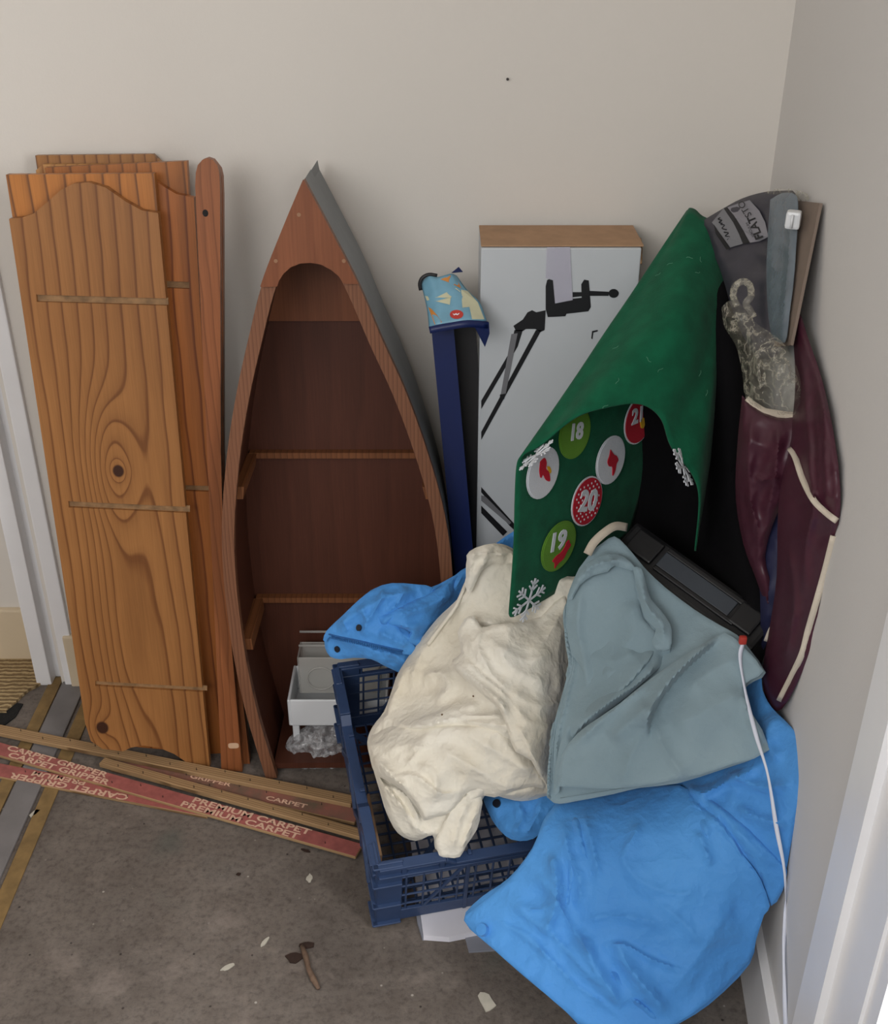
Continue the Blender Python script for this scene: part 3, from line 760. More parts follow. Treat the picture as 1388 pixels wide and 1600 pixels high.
pr('packing_tape_fold', [z5(*p) for p in [(700, 142), (772, 140), (784, 392), (702, 410)]], M['tape'], .0016, .0013)

# long slim carton with a printed flap
frK = Frame(P(716, 890, y=-.20), 0, .045, R_(5.0))
kt = thing('slim_carton', 'slim blue cardboard carton with a picture flap, leaning beside the white box', 'carton', frK.M)
kp = frK.poly([(674, 512), (750, 506), (765, 900), (722, 905)])
x0, x1 = min(kp[0].x, kp[3].x), max(kp[1].x, kp[2].x)
ylo = frK.loc(716, 1150).y; yhi = frK.loc(700, 500).y
wK = .036
prism('carton_side', [(kp[0].x, ylo), (kp[0].x+.003, ylo), (kp[0].x+.003, yhi), (kp[0].x, yhi)], -.05, 0, M['carton_blue'], kt, frK.M, bev=.0006)
prism('carton_front', [(kp[0].x+.003, ylo), (kp[0].x+wK, ylo), (kp[0].x+wK, yhi), (kp[0].x+.003, yhi)], -.003, 0, M['carton_blue'], kt, frK.M, bev=.0006)
prism('carton_back', [(kp[0].x, ylo), (kp[0].x+.066, ylo), (kp[0].x+.072, yhi+.01), (kp[0].x, yhi+.01)], -.055, -.052, M['carton_dark'], kt, frK.M, bev=.0006)
# picture flap: a bent card that tilts towards the room
z4 = lambda x, y: (640+x*.1009, 410+y*.1009)
flap_rows = [[(170, 300), (300, 215), (440, 225), (640, 175), (730, 200)], [(225, 520), (380, 480), (520, 450), (700, 420), (900, 430)],
             [(275, 760), (430, 720), (600, 690), (800, 650), (1090, 620)], [(300, 1000), (430, 960), (650, 925), (900, 890), (1200, 905)]]
fy = [-.150, -.172, -.194, -.222]
fpts = [[P(*z4(*p), y=fy[r]+(.012 if c in (0, 4) else 0)) for c, p in enumerate(row)] for r, row in enumerate(flap_rows)]
def softspline(pts, m):
    pts = [np.array(p, float) for p in pts]; n = len(pts); T = []
    for i in range(n):
        a, b = pts[max(i-1, 0)], pts[min(i+1, n-1)]; t = (b-a)/2 if 0 < i < n-1 else (b-a)
        lim = min([np.linalg.norm(pts[j]-pts[i]) for j in (i-1, i+1) if 0 <= j < n])*1.2; L = np.linalg.norm(t)
        T.append(t*(lim/L) if L > lim else t)
    out = []
    for i in range(n-1):
        for k in range(m):
            u = k/m; out.append((2*u**3-3*u*u+1)*pts[i]+(u**3-2*u*u+u)*T[i]+(3*u*u-2*u**3)*pts[i+1]+(u**3-u*u)*T[i+1])
    out.append(pts[-1]); return out
def grid_surf(rows, m):
    R1 = [softspline([tuple(p) for p in r], m) for r in rows]; R1 = list(zip(*R1)); C1 = [catmull(list(c), m) for c in R1]
    nv, nu = len(C1), len(C1[0]); V = [Vector(C1[i][j]) for i in range(nv) for j in range(nu)]
    Fc = [(i*nu+j, i*nu+j+1, (i+1)*nu+j+1, (i+1)*nu+j) for i in range(nv-1) for j in range(nu-1)]
    v0, v1, v2 = V[Fc[0][0]], V[Fc[0][1]], V[Fc[0][2]]
    if (v1-v0).cross(v2-v0).dot(CAM-v0) < 0: Fc = [f[::-1] for f in Fc]
    return V, Fc
V, Fc = grid_surf(fpts, 5)
fo = link('picture_flap', mesh('picture_flap', V, Fc, True), M['sky_print'], kt)
md = fo.modifiers.new('thickness', 'SOLIDIFY'); md.thickness = .0016; md.offset = -1
fb = BVHTree.FromPolygons(V, Fc)
def decal(name, bvh, px, mat, parent, lift=.0008, thick=.0, res=0):
    """flat print or felt piece lying on a surface: px polygon projected onto it"""
    hs = []
    for p in px:
        h, n = hit(bvh, *p)
        if h is None: continue
        hs.append(h+(CAM-h).normalized()*lift)
    if len(hs) < 3: return None
    tri = tessellate_polygon([hs]); 
    nf = (hs[tri[0][1]]-hs[tri[0][0]]).cross(hs[tri[0][2]]-hs[tri[0][0]])
    fc = [t if nf.dot(CAM-hs[0]) > 0 else t[::-1] for t in tri]
    o = link(name, mesh(name, hs, fc), mat, parent)
    if thick: md = o.modifiers.new('thickness', 'SOLIDIFY'); md.thickness = thick; md.offset = -1
    return o
decal('print_patch', fb, [z4(*p) for p in [(480, 262), (640, 200), (715, 200), (800, 400), (700, 350), (600, 305)]], M['orange_print'], fo)
decal('print_patch', fb, [z4(*p) for p in [(290, 690), (340, 720), (430, 820), (505, 925), (390, 960), (330, 800)]], M['orange_print'], fo)
decal('print_patch', fb, [z4(*p) for p in [(240, 520), (420, 540), (560, 470), (720, 395), (790, 450), (640, 545), (625, 655), (480, 620), (410, 600), (270, 590)]], M['sand_print'], fo)
decal('print_patch', fb, [z4(*p) for p in [(800, 420), (900, 440), (1060, 620), (1160, 880), (970, 880), (930, 690), (820, 700)]], M['sand_print'], fo)
cx, cy = 730, 805
decal('print_badge', fb, [z4(cx+105*math.cos(a*math.pi/10), cy+70*math.sin(a*math.pi/10)) for a in range(20)], M['red_print'], fo, .0012)
for q in ([(668, 790), (700, 800), (722, 785), (740, 800), (775, 780), (770, 800), (740, 820), (722, 808), (690, 820)],):
    decal('print_badge_mark', fb, [z4(*p) for p in q], M['paper'], fo, .0016)
hem = [P(*z4(*p), y=q) for p, q in (((310, 1015), -.2225), ((450, 985), -.2230), ((650, 950), -.2235), ((900, 915), -.2235), ((1215, 935), -.212))]
ribbon3('flap_edge', [Vector(p) for p in catmull([tuple(h+Vector((0, -.002, -.003))) for h in hem], 4)], .011, .0015, M['carton_blue'], kt)
tri = [P(*z4(*p), y=q) for p, q in (((1000, 985), -.222), ((1225, 925), -.212), ((1235, 1100), -.214), ((1165, 1305), -.224))]
o = link('flap_corner', mesh('flap_corner', tri, [(0, 1, 2, 3)]), M['carton_blue'], kt); o.modifiers.new('t', 'SOLIDIFY').thickness = .0015
tri = [P(*z4(*p), y=q) for p, q in (((650, 165), -.149), ((760, 75), -.140), ((825, 150), -.145))]
o = link('flap_tip', mesh('flap_tip', tri, [(0, 1, 2)]), M['carton_blue'], kt); o.modifiers.new('t', 'SOLIDIFY').thickness = .0015
ribbon3('flap_fold', [Vector(q) for q in catmull([tuple(P(*z4(*p), y=-.146)) for p in ((175, 430), (160, 330), (200, 240), (300, 190), (430, 205))], 4)], .006, .0015, M['carton_dark'], kt)

# ------------------------------------------------------------------ green felt tree
felt = thing('felt_tree_calendar', 'green felt Christmas tree advent calendar folded over like a tent', 'felt tree', P(900, 860, y=-.38))
mouth = [(795, 968, -.455), (803, 860, -.455), (809, 724, -.450), (846, 695, -.445), (900, 652, -.435), (960, 635, -.42), (1005, 633, -.41), (1034, 655, -.41), (1050, 700, -.415), (1092, 764, -.43), (1086, 868, -.40)]
mid = [(885, 915, -.36), (905, 790, -.34), (934, 541, -.28), (965, 525, -.295), (1000, 508, -.31), (1035, 495, -.32), (1065, 492, -.32), (1090, 512, -.315), (1105, 540, -.305), (1122, 560, -.29), (1128, 600, -.22)]
back = [(985, 830, -.22), (1020, 700, -.18), (1074, 330, -.095), (1076, 328, -.10), (1079, 325, -.105), (1087, 328, -.11), (1096, 337, -.12), (1112, 346, -.13), (1131, 366, -.14), (1147, 402, -.14), (1148, 430, -.08)]
rows = [[P(a, b, y=c) for a, b, c in r] for r in (mouth, mid, back)]
V, Fc = grid_surf(rows, 7)
V = [v+Vector((0, 0, 1))*.0025*mnoise.noise(v*14) for v in V]
fs = link('felt_sheet', mesh('felt_sheet', V, Fc, True), M['felt'], felt)
fs.modifiers.new('smooth', 'SUBSURF').levels = 1; fs.modifiers['smooth'].render_levels = 1
md = fs.modifiers.new('thickness', 'SOLIDIFY'); md.thickness = .0028; md.offset = 0
fb2 = BVHTree.FromPolygons(V, Fc)
# only the wing (first two columns) carries the pockets
nu = 2*7+1; ncol = 10*7+1
wingF = [f for k, f in enumerate(Fc) if (k//(2*7)) < 2*7+2]
wb2 = BVHTree.FromPolygons(V, wingF)
def wing_frame(px, py):
    h, n = hit(wb2, px, py)
    if h is None: return None
    if n.dot(CAM-h) < 0: n = -n
    hu, _ = hit(wb2, px, py-14)
    upv = ((hu-h) if hu else Vector((0, 0, 1))); upv = (upv-n*upv.dot(n)).normalized(); rt = upv.cross(n).normalized()
    return h, rt, upv, n
def blob(pts, k=5): return [Vector((p[0], p[1])) for p in catmull(list(pts)+[pts[0]], k)[:-1]]
def pocket(px, py, rw, rh, base, rim, items, dots=False, tilt=0.0):
    fr = wing_frame(px, py)
    if fr is None: return
    h, rt, upv, n = fr
    rt, upv = rt*math.cos(tilt)+upv*math.sin(tilt), upv*math.cos(tilt)-rt*math.sin(tilt)
    mp = lambda v, l: h+rt*v[0]+upv*v[1]+n*l
    Mx = Matrix(((rt.x, upv.x, n.x, h.x), (rt.y, upv.y, n.y, h.y), (rt.z, upv.z, n.z, h.z), (0, 0, 0, 1)))
    circ = lambda r, k=32: [(r*math.cos(2*math.pi*a/k)*rw/rh, r*math.sin(2*math.pi*a/k)) for a in range(k)]
    pk = prism('pocket', circ(rh), .0035, .0050, rim, felt, Mx, bev=.0004)
    prism('pocket_face', circ(rh*.94), .0051, .0062, base, pk, Mx, bev=.0004)
    if dots:
        for i in range(-4, 5):
            for j in range(-5, 6):
                x = (i+.5*(j % 2))*rh*.24; y = j*rh*.17
                if math.hypot(x*rh/rw, y) < rh*.84 and math.hypot(x, y) > rh*.36:
                    prism('dot', [(x+rh*.032*math.cos(a*math.pi/4), y+rh*.045*math.sin(a*math.pi/4)) for a in range(8)], .0062, .0068, M['felt_white'], pk, Mx, bev=0)
    for it in items:
        if it[0] == 't':
            _, body, size, ox, oy, rot = it
            Vt, Ft = text_geo(body, size, size*.035)
            c, s = math.cos(rot), math.sin(rot)
            o = link('number', mesh('number', [Vector((ox+c*v.x-s*v.y, oy+s*v.x+c*v.y, .0078)) for v in Vt], Ft), M['felt_white'], pk, Mx)
            md = o.modifiers.new('t', 'SOLIDIFY'); md.thickness = .0012; md.offset = -1
        else:
            _, pts, mt = it
            prism('felt_cutout', blob([(a*rh, b*rh) for a, b in pts]), .0063, .0078, mt, pk, Mx, bev=.0003)
DR = .0405
bird = [(-.25, .55), (.0, .62), (.12, .4), (.1, .15), (.28, -.05), (.34, -.42), (.1, -.3), (-.08, -.02), (-.22, -.1), (-.3, .2)]
sock = [(-.30, -.80), (-.1, -.68), (.2, -.62), (.42, -.38), (.62, -.22), (.55, -.08), (.52, .05), (.36, .0), (.30, -.12), (.05, -.28), (-.2, -.30), (-.42, -.42), (-.30, -.58)]
santa = [(-.1, .50), (.12, .22), (.3, .1), (.42, -.12), (.30, -.25), (.22, -.5), (.05, -.68), (.02, -.3), (-.2, -.18), (-.3, .05), (-.18, .25)]
pocket(845, 738, DR, DR, M['felt_white'], M['felt_white'], [('b', bird, M['felt_red']), ('b', [(.18, .22), (.32, .16), (.42, -.05), (.34, -.12), (.26, .0)], M['felt_yellow'])])
pocket(895, 676, DR, DR, M['felt_lime'], M['felt_lime'], [('t', '18', .036, .0, .002, -.15)])
pocket(951, 718, DR, DR, M['felt_white'], M['felt_white'], [('b', santa, M['felt_red'])])
pocket(914, 782, DR*1.02, DR*1.02, M['felt_red'], M['felt_white'], [('t', '20', .048, .0, 0.0, -.30)], True)
pocket(870, 852, DR*1.06, DR*1.06, M['felt_lime'], M['felt_lime'], [('t', '19', .044, -.006, .012, -.2), ('b', sock, M['felt_red'])])
pocket(994, 656, DR, DR, M['felt_red'], M['felt_white'], [('t', '21', .036, -.004, .010, -.1), ('b', [(.05, .0), (.25, .05), (.4, -.15), (.3, -.4), (.12, -.35)], M['felt_yellow'])], False)
# snowflakes
def snowflake(h, rt, upv, n, r, lift):
    bm = bmesh.new()
    for k in range(6):
        a = k*math.pi/3+.12; d = rt*math.cos(a)+upv*math.sin(a)
        c = h+n*lift; bar_bm(bm, c, c+d*r, r*.085, .0016, n)
        for f, l in ((.45, .34), (.7, .30)):
            for s in (-1, 1):
                e = rt*math.cos(a+s*.85)+upv*math.sin(a+s*.85)
                bar_bm(bm, c+d*r*f, c+d*r*f+e*r*l, r*.075, .0016, n)
    return link('snowflake', bm_mesh('snowflake', bm), M['felt_white'], felt)
fr = wing_frame(824, 930)
if fr: snowflake(fr[0]-fr[2]*.008, fr[1], fr[2], fr[3], .038, .0042)
hR = P(1068, 730, y=-.432)
snowflake(hR, Vector((.30, .62, -.2)).normalized(), Vector((.42, -.05, -.9)).normalized(), Vector((.85, -.45, .3)).normalized(), .036, .0)
hL = P(838, 711, y=-.462)
snowflake(hL, Vector((.62, .28, .52)).normalized(), Vector((.18, -.72, .32)).normalized(), Vector((-.62, .2, .68)).normalized(), .032, .0)
rnd = random.Random(5)
for k in range(16):
    px, py = rnd.uniform(900, 1110), rnd.uniform(400, 640)
    h, n = hit(fb2, px, py)
    if h is None or n is None: continue
    if n.dot(CAM-h) < 0: n = -n
    d = Vector((rnd.uniform(-1, 1), rnd.uniform(-.3, .3), rnd.uniform(-1, 1))); d = (d-n*d.dot(n)).normalized(); q = n.cross(d)
    pts = [h+n*.0022+d*(t-.5)*.010+q*math.sin(t*5)*.0015 for t in (0, .25, .5, .75, 1)]
    tube('lint', pts, .00028, M['lint'], felt, seg=4)

# ------------------------------------------------------------------ corner: added black sheet for the gap's shade, storage bag, board, maroon cover
bb = thing('fabric_bag', 'added black sheet standing in for shade in the gap behind the green felt', 'bag', P(1090, 900, y=-.25))  # added sheet, its black replaces the shade behind the felt
drape('body_sheet', [(985, 560), (1060, 430), (1120, 425), (1150, 450), (1170, 560), (1172, 660), (1160, 760), (1178, 860), (1192, 940), (1180, 990), (1100, 960), (990, 900), (965, 760)],
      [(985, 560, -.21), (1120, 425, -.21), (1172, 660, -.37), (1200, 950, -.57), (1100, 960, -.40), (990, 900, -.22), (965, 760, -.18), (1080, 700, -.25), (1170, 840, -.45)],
      [([(1040, 480), (1060, 700), (1040, 900)], 30, .012, 'r'), ([(1120, 480), (1140, 700), (1160, 900)], 26, .012, 'r')], step=9, roll=.05, rollw=40, thick=.003, mat=M['gap_black'], parent=bb, seed=2)
# grey board against the right wall
gb = thing('grey_board', 'brown-grey sheet of board standing between the storage bag and the right wall', 'board', P(1240, 700, y=-.42))
q = [P(1240, 313, y=-.25), P(1286, 318, y=-.41), P(1240, 540, y=-.49), P(1214, 542, y=-.38)]
o = link('board_sheet', mesh('board_sheet', q, [(0, 1, 2, 3)]), M['card_grey'], gb)
o.modifiers.new('t', 'SOLIDIFY').thickness = .004
# storage bag with print
sb = thing('storage_bag', 'smoky flat storage bag with printed label and white zip slider in the corner', 'storage bag', P(1190, 560, y=-.2))
ctrl = [(1095, 345, -.13), (1195, 300, -.20), (1243, 303, -.27), (1243, 400, -.31), (1225, 540, -.38), (1130, 450, -.24), (1170, 400, -.24), (1190, 520, -.34)]
_, sbv = drape('body_sheet', [(1093, 348), (1128, 327), (1160, 310), (1195, 300), (1225, 298), (1243, 302), (1243, 345), (1241, 400), (1234, 480), (1224, 545), (1185, 560), (1150, 500), (1125, 420)],
      ctrl, [([(1205, 310), (1203, 420), (1195, 540)], 9, .006, 'r')], step=6, roll=.010, rollw=12, crumple=(.004, 40, .001, 20), thick=.002, mat=M['bag_dark'], parent=sb, seed=8)
z55 = lambda x, y: (1090+x*.1513, 290+y*.1513)
decal('label_panel', sbv, [z55(*p) for p in [(310, 225), (420, 185), (540, 150), (640, 260), (700, 380), (735, 530), (640, 575), (545, 590), (470, 460), (380, 310)]], M['bag_label'], sb, .0042)
decal('label_panel', sbv, [z55(*p) for p in [(80, 310), (270, 235), (370, 380), (430, 500), (470, 600), (340, 640), (240, 500), (150, 380)]], M['ink_grey'], sb, .0042)
decal('label_stripe', sbv, [z55(*p) for p in [(275, 235), (310, 225), (400, 340), (480, 470), (540, 590), (480, 605), (430, 500), (370, 380)]], M['ink'], sb, .0046)
decal('label_stripe', sbv, [z55(*p) for p in [(60, 330), (100, 310), (170, 400), (250, 520), (340, 650), (300, 660), (190, 500)]], M['ink'], sb, .0046)
def px_text(body, bvh, ox, oy, size, rot, mat, parent, lift, bold=0.0, shear=0.0):
    c, s = math.cos(rot), math.sin(rot); Vt, Ft = text_geo(body, size, bold*size); V3 = []
    for v in Vt:
        x, y = v.x+shear*v.y, v.y; px, py = ox+c*x+s*y, oy+s*x-c*y
        h, n = hit(bvh, px, py)
        if h is None: return None
        V3.append(h+(CAM-h).normalized()*lift)
    return link('lettering', mesh('lettering', V3, Ft), mat, parent)
tx, ty = z55(575, 385)
px_text('FLAT', sbv, *z55(600, 435), 17, R_(-112), M['ink'], sb, .011, .03)
px_text('STO', sbv, *z55(490, 240), 15, R_(-122), M['ink'], sb, .011, .0)
px_text('VACUUM', sbv, *z55(545, 455), 6, R_(-114), M['ink'], sb, .011, .0)
for sc in ([(235, 330), (215, 345), (250, 360), (225, 380), (262, 392)], [(240, 400), (280, 410), (255, 440), (300, 455)], [(275, 480), (320, 490), (290, 520), (340, 530), (310, 560)]):
    seam('scribble', sbv, [z55(*p) for p in sc], .0009, M['ink'], sb, .0055, 1.0)
# clear zip strip along the right edge
_, zs = drape('zip_strip', [(1204, 312), (1222, 302), (1243, 304), (1247, 330), (1242, 420), (1234, 490), (1226, 535), (1205, 520), (1198, 440), (1200, 370)],
      [(1204, 312, -.25), (1243, 304, -.325), (1242, 420, -.41), (1226, 535, -.475), (1198, 440, -.34)], [([(1236, 330), (1232, 430), (1222, 525)], 4, .005, 'r')], step=5, roll=.006, rollw=8,
      crumple=(.002, 40, .0008, 12), thick=.001, mat=M['film_blue'], parent=sb, seed=3)
sl = P(1240, 343, y=-.375)
box('zip_slider', sl, (.020, .018, .024), M['white_pl'], sb, bev=.004, R=Matrix.Rotation(-.35, 3, 'Z'))
tube('slider_rib', [sl+Vector((-.005, -.011, -.009)), sl+Vector((-.005, -.011, .009))], .0018, M['white_pl'], sb, seg=6)
drape('film_edge', [(1195, 300), (1225, 294), (1262, 303), (1258, 318), (1225, 306), (1198, 308)], [(1195, 300, -.2), (1262, 303, -.31), (1225, 300, -.25), (1230, 308, -.26), (1199, 306, -.2)], step=5, roll=.003, rollw=5, crumple=(.002, 20, 0, 12), thick=0, mat=M['film'], parent=sb)

# maroon nylon cover
mr = thing('nylon_cover', 'shiny maroon nylon cover with cream piping slumped against the right wall', 'nylon cover', P(1230, 1090, y=-.68))
_, mR = drape('right_panel', [(1238, 505), (1250, 490), (1262, 525), (1284, 590), (1300, 660), (1312, 740), (1313, 805), (1302, 845), (1291, 900), (1274, 985), (1254, 1050), (1222, 1108), (1200, 1100), (1192, 1050), (1203, 980), (1214, 900), (1216, 800), (1226, 720), (1238, 660), (1243, 590)],
      [(1238, 505, -.44), (1284, 590, -.585), (1313, 800, -.745), (1291, 900, -.725), (1222, 1108, -.68), (1192, 1050, -.60), (1214, 900, -.60), (1226, 720, -.56), (1260, 760, -.66), (1250, 960, -.68), (1243, 590, -.50)],
      [([(1250, 520), (1262, 650), (1268, 800), (1250, 960)], 10, .014, 'r'), ([(1280, 600), (1292, 700), (1290, 800)], 8, .010, 'r'), ([(1275, 640), (1282, 720), (1278, 780)], 4, .008, 'c'),
       ([(1240, 700), (1262, 760), (1290, 800), (1310, 815)], 14, .012, 's'), ([(1235, 840), (1240, 950), (1225, 1040)], 10, .012, 'r')], step=3.4, roll=.014, rollw=10, crumple=(.005, 60, .0006, 20), thick=.002, mat=M['maroon'], parent=mr, seed=6)
_, mL = drape('left_panel', [(1160, 618), (1172, 628), (1192, 642), (1215, 652), (1249, 652), (1244, 700), (1228, 770), (1208, 820), (1196, 870), (1206, 920), (1200, 950), (1180, 900), (1162, 850), (1150, 780), (1152, 700)],
      [(1160, 618, -.46), (1249, 652, -.53), (1228, 770, -.56), (1196, 870, -.54), (1200, 950, -.55), (1150, 780, -.48), (1190, 700, -.54), (1162, 850, -.50)],
      [([(1175, 650), (1172, 750), (1182, 860)], 12, .014, 'r'), ([(1215, 660), (1215, 740), (1195, 820)], 10, .012, 'r'), ([(1178, 745), (1200, 752), (1225, 742)], 5, .010, 'c'), ([(1165, 760), (1185, 830), (1190, 890)], 5, .008, 'c')],
      step=3.4, roll=.014, rollw=9, crumple=(.005, 50, .0006, 20), thick=.002, mat=M['maroon'], parent=mr, seed=7)
drape('lining', [(1188, 800), (1225, 790), (1220, 880), (1212, 940), (1200, 1000), (1190, 1010), (1188, 930), (1182, 860)], [(1188, 800, -.50), (1225, 790, -.52), (1200, 1000, -.55), (1190, 900, -.52), (1212, 930, -.56)],
      step=6, roll=.01, rollw=12, crumple=(.005, 40, .001, 16), thick=.002, mat=M['maroon_in'], parent=mr)
def pipe(bvh, pts, w, lift=.004):
    q = []
    for p in catmull(pts, 5):
        h, n = hit(bvh, *p)
        if h is not None: q.append(h+(CAM-h).normalized()*lift)
    if len(q) > 2: return ribbon3('piping', q, w, .002, M['piping'], mr)
pipe(mL, [(1166, 624), (1180, 635), (1200, 646), (1222, 650), (1244, 650)], .011)
pipe(mR, [(1234, 700), (1243, 715), (1255, 750), (1272, 782), (1292, 802), (1308, 814)], .0075)
pipe(mR, [(1303, 838), (1290, 890), (1276, 940), (1263, 985), (1254, 1020), (1238, 1055), (1218, 1095)], .008)
ribbon3('piping', [Vector(p) for p in catmull([tuple(P(a, b, y=c)) for a, b, c in ((1222, 935, -.60), (1216, 965, -.60), (1205, 985, -.59), (1198, 1002, -.585))], 4)], .008, .002, M['piping'], mr)

# clear crumpled bag in front of the maroon cover
_cl = thing('clear_bag', 'crumpled clear plastic bag hanging above the maroon cover', 'plastic bag', P(1205, 640, y=-.5))
_, cb = drape('bag_film', [(1128, 480), (1140, 470), (1158, 476), (1172, 490), (1182, 505), (1205, 520), (1228, 540), (1246, 575), (1252, 605), (1246, 645), (1215, 648), (1190, 640), (1166, 622), (1160, 580), (1150, 540), (1132, 510)],
      [(1128, 480, -.42), (1182, 505, -.46), (1252, 605, -.55), (1215, 648, -.545), (1166, 622, -.50), (1150, 540, -.44), (1205, 570, -.53)],
      [([(1170, 500), (1185, 560), (1190, 630)], 7, .014, 'r'), ([(1200, 525), (1215, 580), (1212, 640)], 7, .012, 'r'), ([(1225, 560), (1235, 600)], 6, .010, 'r')],
      step=3.2, roll=.02, rollw=16, crumple=(.009, 26, .004, 11), thick=0, mat=M['film'], parent=_cl, seed=11)
ht = [(1152, 478), (1146, 462), (1150, 446), (1162, 440), (1172, 446), (1174, 462), (1166, 474), (1172, 484), (1178, 495)]
ribbon3('bag_twist', [Vector(p) for p in catmull([tuple(P(a, b, y=-.445)) for a, b in ht], 4)], .009, .003, M['film'], _cl, twist=[.5*math.sin(i*.7) for i in range(33)])

# ------------------------------------------------------------------ black device
dv = thing('electronic_device', 'black plastic electronic device with slate grey panel lying tilted behind the grey cloth', 'device', P(1100, 960, y=-.48))
a_, b_ = P(970, 856, y=-.385), P(1172, 1002, y=-.55)
U_ = (b_-a_); LU = U_.length; U_.normalize()
vd = (CAM-(a_+b_)/2).normalized()
N_ = (vd*1.0+Vector((0, 0, .55))); N_ = (N_-U_*N_.dot(U_)).normalized()
V_ = N_.cross(U_).normalized()
if V_.z < 0: V_ = -V_; 
N_ = U_.cross(V_)
MD = Matrix(((U_.x, V_.x, N_.x, a_.x), (U_.y, V_.y, N_.y, a_.y), (U_.z, V_.z, N_.z, a_.z), (0, 0, 0, 1)))
def dbox(name, x0, x1, y0, y1, z0, z1, mat, bev=.003):
    return box(name, ((x0+x1)/2, (y0+y1)/2, (z0+z1)/2), (x1-x0, y1-y0, z1-z0), mat, dv, MD, bev=bev)
dbox('casing', -.01, LU+.01, -.012, .052, -.16, 0, M['blackplastic'], .006)
dbox('front_panel', LU*.25, LU*.80, .010, .038, -.001, .0035, M['greyplastic'], .0015)
dbox('panel_frame', LU*.25, LU*.86, .037, .046, -.001, .006, M['blackplastic'], .002)
dbox('panel_frame', LU*.25, LU*.86, .002, .010, -.001, .006, M['blackplastic'], .002)
dbox('end_block', LU*.82, LU*.98, .004, .044, -.001, .008, M['blackplastic'], .003)
dbox('end_block', LU*.02, LU*.22, .004, .044, -.001, .008, M['blackplastic'], .003)

# ------------------------------------------------------------------ blue crate
CA, CT = R_(13.0), R_(12.0)
c0 = P(590, 1440, z=.016)
ey = Vector((-math.sin(CA)*math.cos(CT), math.cos(CA)*math.cos(CT), math.sin(CT))); ex = Vector((math.cos(CA), math.sin(CA), 0)); ez = ex.cross(ey)
MC = Matrix(((ex.x, ey.x, ez.x, c0.x), (ex.y, ey.y, ez.y, c0.y), (ex.z, ey.z, ez.z, c0.z), (0, 0, 0, 1)))
crate = thing('plastic_crate', 'dark blue plastic mesh crate holding the cream and blue cloths', 'crate', MC)
CW, CL, CH = .40, .400, .172
def bars(name, lst):
    bm = bmesh.new()
    for (a, b, w, t, n) in lst: bar_bm(bm, a, b, w, t, Vector(n))
    bevelled(bm, .0008, 1); return link(name, bm_mesh(name, bm), M['crate'], crate, MC)
def wall_panel(name, o, d, L, nrm, handle):
    """mesh wall: o origin, d direction along the wall, outward normal nrm"""
    o, d, nrm = Vector(o), Vector(d), Vector(nrm); z = Vector((0, 0, 1)); B = []
    pt = lambda s, h: o+d*s+z*h
    B.append((pt(0, .014), pt(L, .014), .028, .006, nrm)); B.append((pt(0, CH-.030), pt(L, CH-.030), .006, .005, nrm))
    n = int(round((L-.09)/.027))
    for k in range(n+1):
        s = .045+(L-.09)*k/n; B.append((pt(s, .02), pt(s, CH-.028), .0034, .0034, nrm))
    for k in range(4):
        h = .042+k*.026; B.append((pt(.02, h), pt(L-.02, h), .0034, .0034, nrm))
    for s in (L*.36, L*.64): B.append((pt(s, .0), pt(s, CH-.01), .006, .009, nrm))
    m = L/2
    for sg in (-1, 1):
        B.append((pt(m+sg*.05, CH-.03), pt(m+sg*.13, .02), .0055, .005, nrm))
    bars(name, B)
def rim(name, o, d, L, nrm):
    o, d, nrm = Vector(o), Vector(d), Vector(nrm); z = Vector((0, 0, 1)); B = []
    q = lambda s, h, e=0: o+d*s+z*h+nrm*e
    B += [(q(0, CH-.006, .004), q(L*.26, CH-.006, .004), .018, .006, z), (q(L*.74, CH-.006, .004), q(L, CH-.006, .004), .018, .006, z)]
    B += [(q(L*.26, CH-.006, .004), q(L*.30, CH-.018, .004), .018, .006, z), (q(L*.70, CH-.018, .004), q(L*.74, CH-.006, .004), .018, .006, z)]
    B += [(q(L*.30, CH-.018, .004), q(L*.70, CH-.018, .004), .018, .006, z), (q(.0, CH-.034, .004), q(L, CH-.034, .004), .010, .005, z)]
    for s in (.04, .10, L*.5, L-.10, L-.04): B.append((q(s, CH-.034, .005), q(s, CH-.008 if s < L*.26 or s > L*.74 else CH-.018, .005), .004, .008, d))
    bars(name, B)
X_, Y_ = Vector((1, 0, 0)), Vector((0, 1, 0))
for nm, o, d, L, n in (('front', (0, 0, 0), (1, 0, 0), CW, (0, -1, 0)), ('back', (0, CL, 0), (1, 0, 0), CW, (0, 1, 0)), ('left', (0, 0, 0), (0, 1, 0), CL, (-1, 0, 0)), ('right', (CW, 0, 0), (0, 1, 0), CL, (1, 0, 0))):
    wall_panel('mesh_side', o, d, L, n, True); rim('rim', o, d, L, n)
for sx in (0, 1):
    for sy in (0, 1):
        x, y = sx*CW, sy*CL; sgx, sgy = (1 if sx else -1), (1 if sy else -1); B = []
        bm = bmesh.new()
        box_bm((x-sgx*.018, y+sgy*.001, CH*.5), (.040, .005, CH), bm); box_bm((x+sgx*.001, y-sgy*.018, CH*.5), (.005, .040, CH), bm)
        for h in (.002, .055, .115, CH-.004): box_bm((x-sgx*.014, y+sgy*.005, h), (.046, .010, .004), bm); box_bm((x+sgx*.005, y-sgy*.014, h), (.010, .046, .004), bm)
        bevelled(bm, .001, 1); link('corner_post', bm_mesh('corner_post', bm), M['crate'], crate, MC)
B = []
for k in range(19): B.append(((.005+k*(CW-.01)/18, 0, .003), (.005+k*(CW-.01)/18, CL, .003), .004, .004, (0, 0, 1)))
for k in range(19): B.append(((0, .005+k*(CL-.01)/18, .003), (CW, .005+k*(CL-.01)/18, .003), .004, .004, (0, 0, 1)))
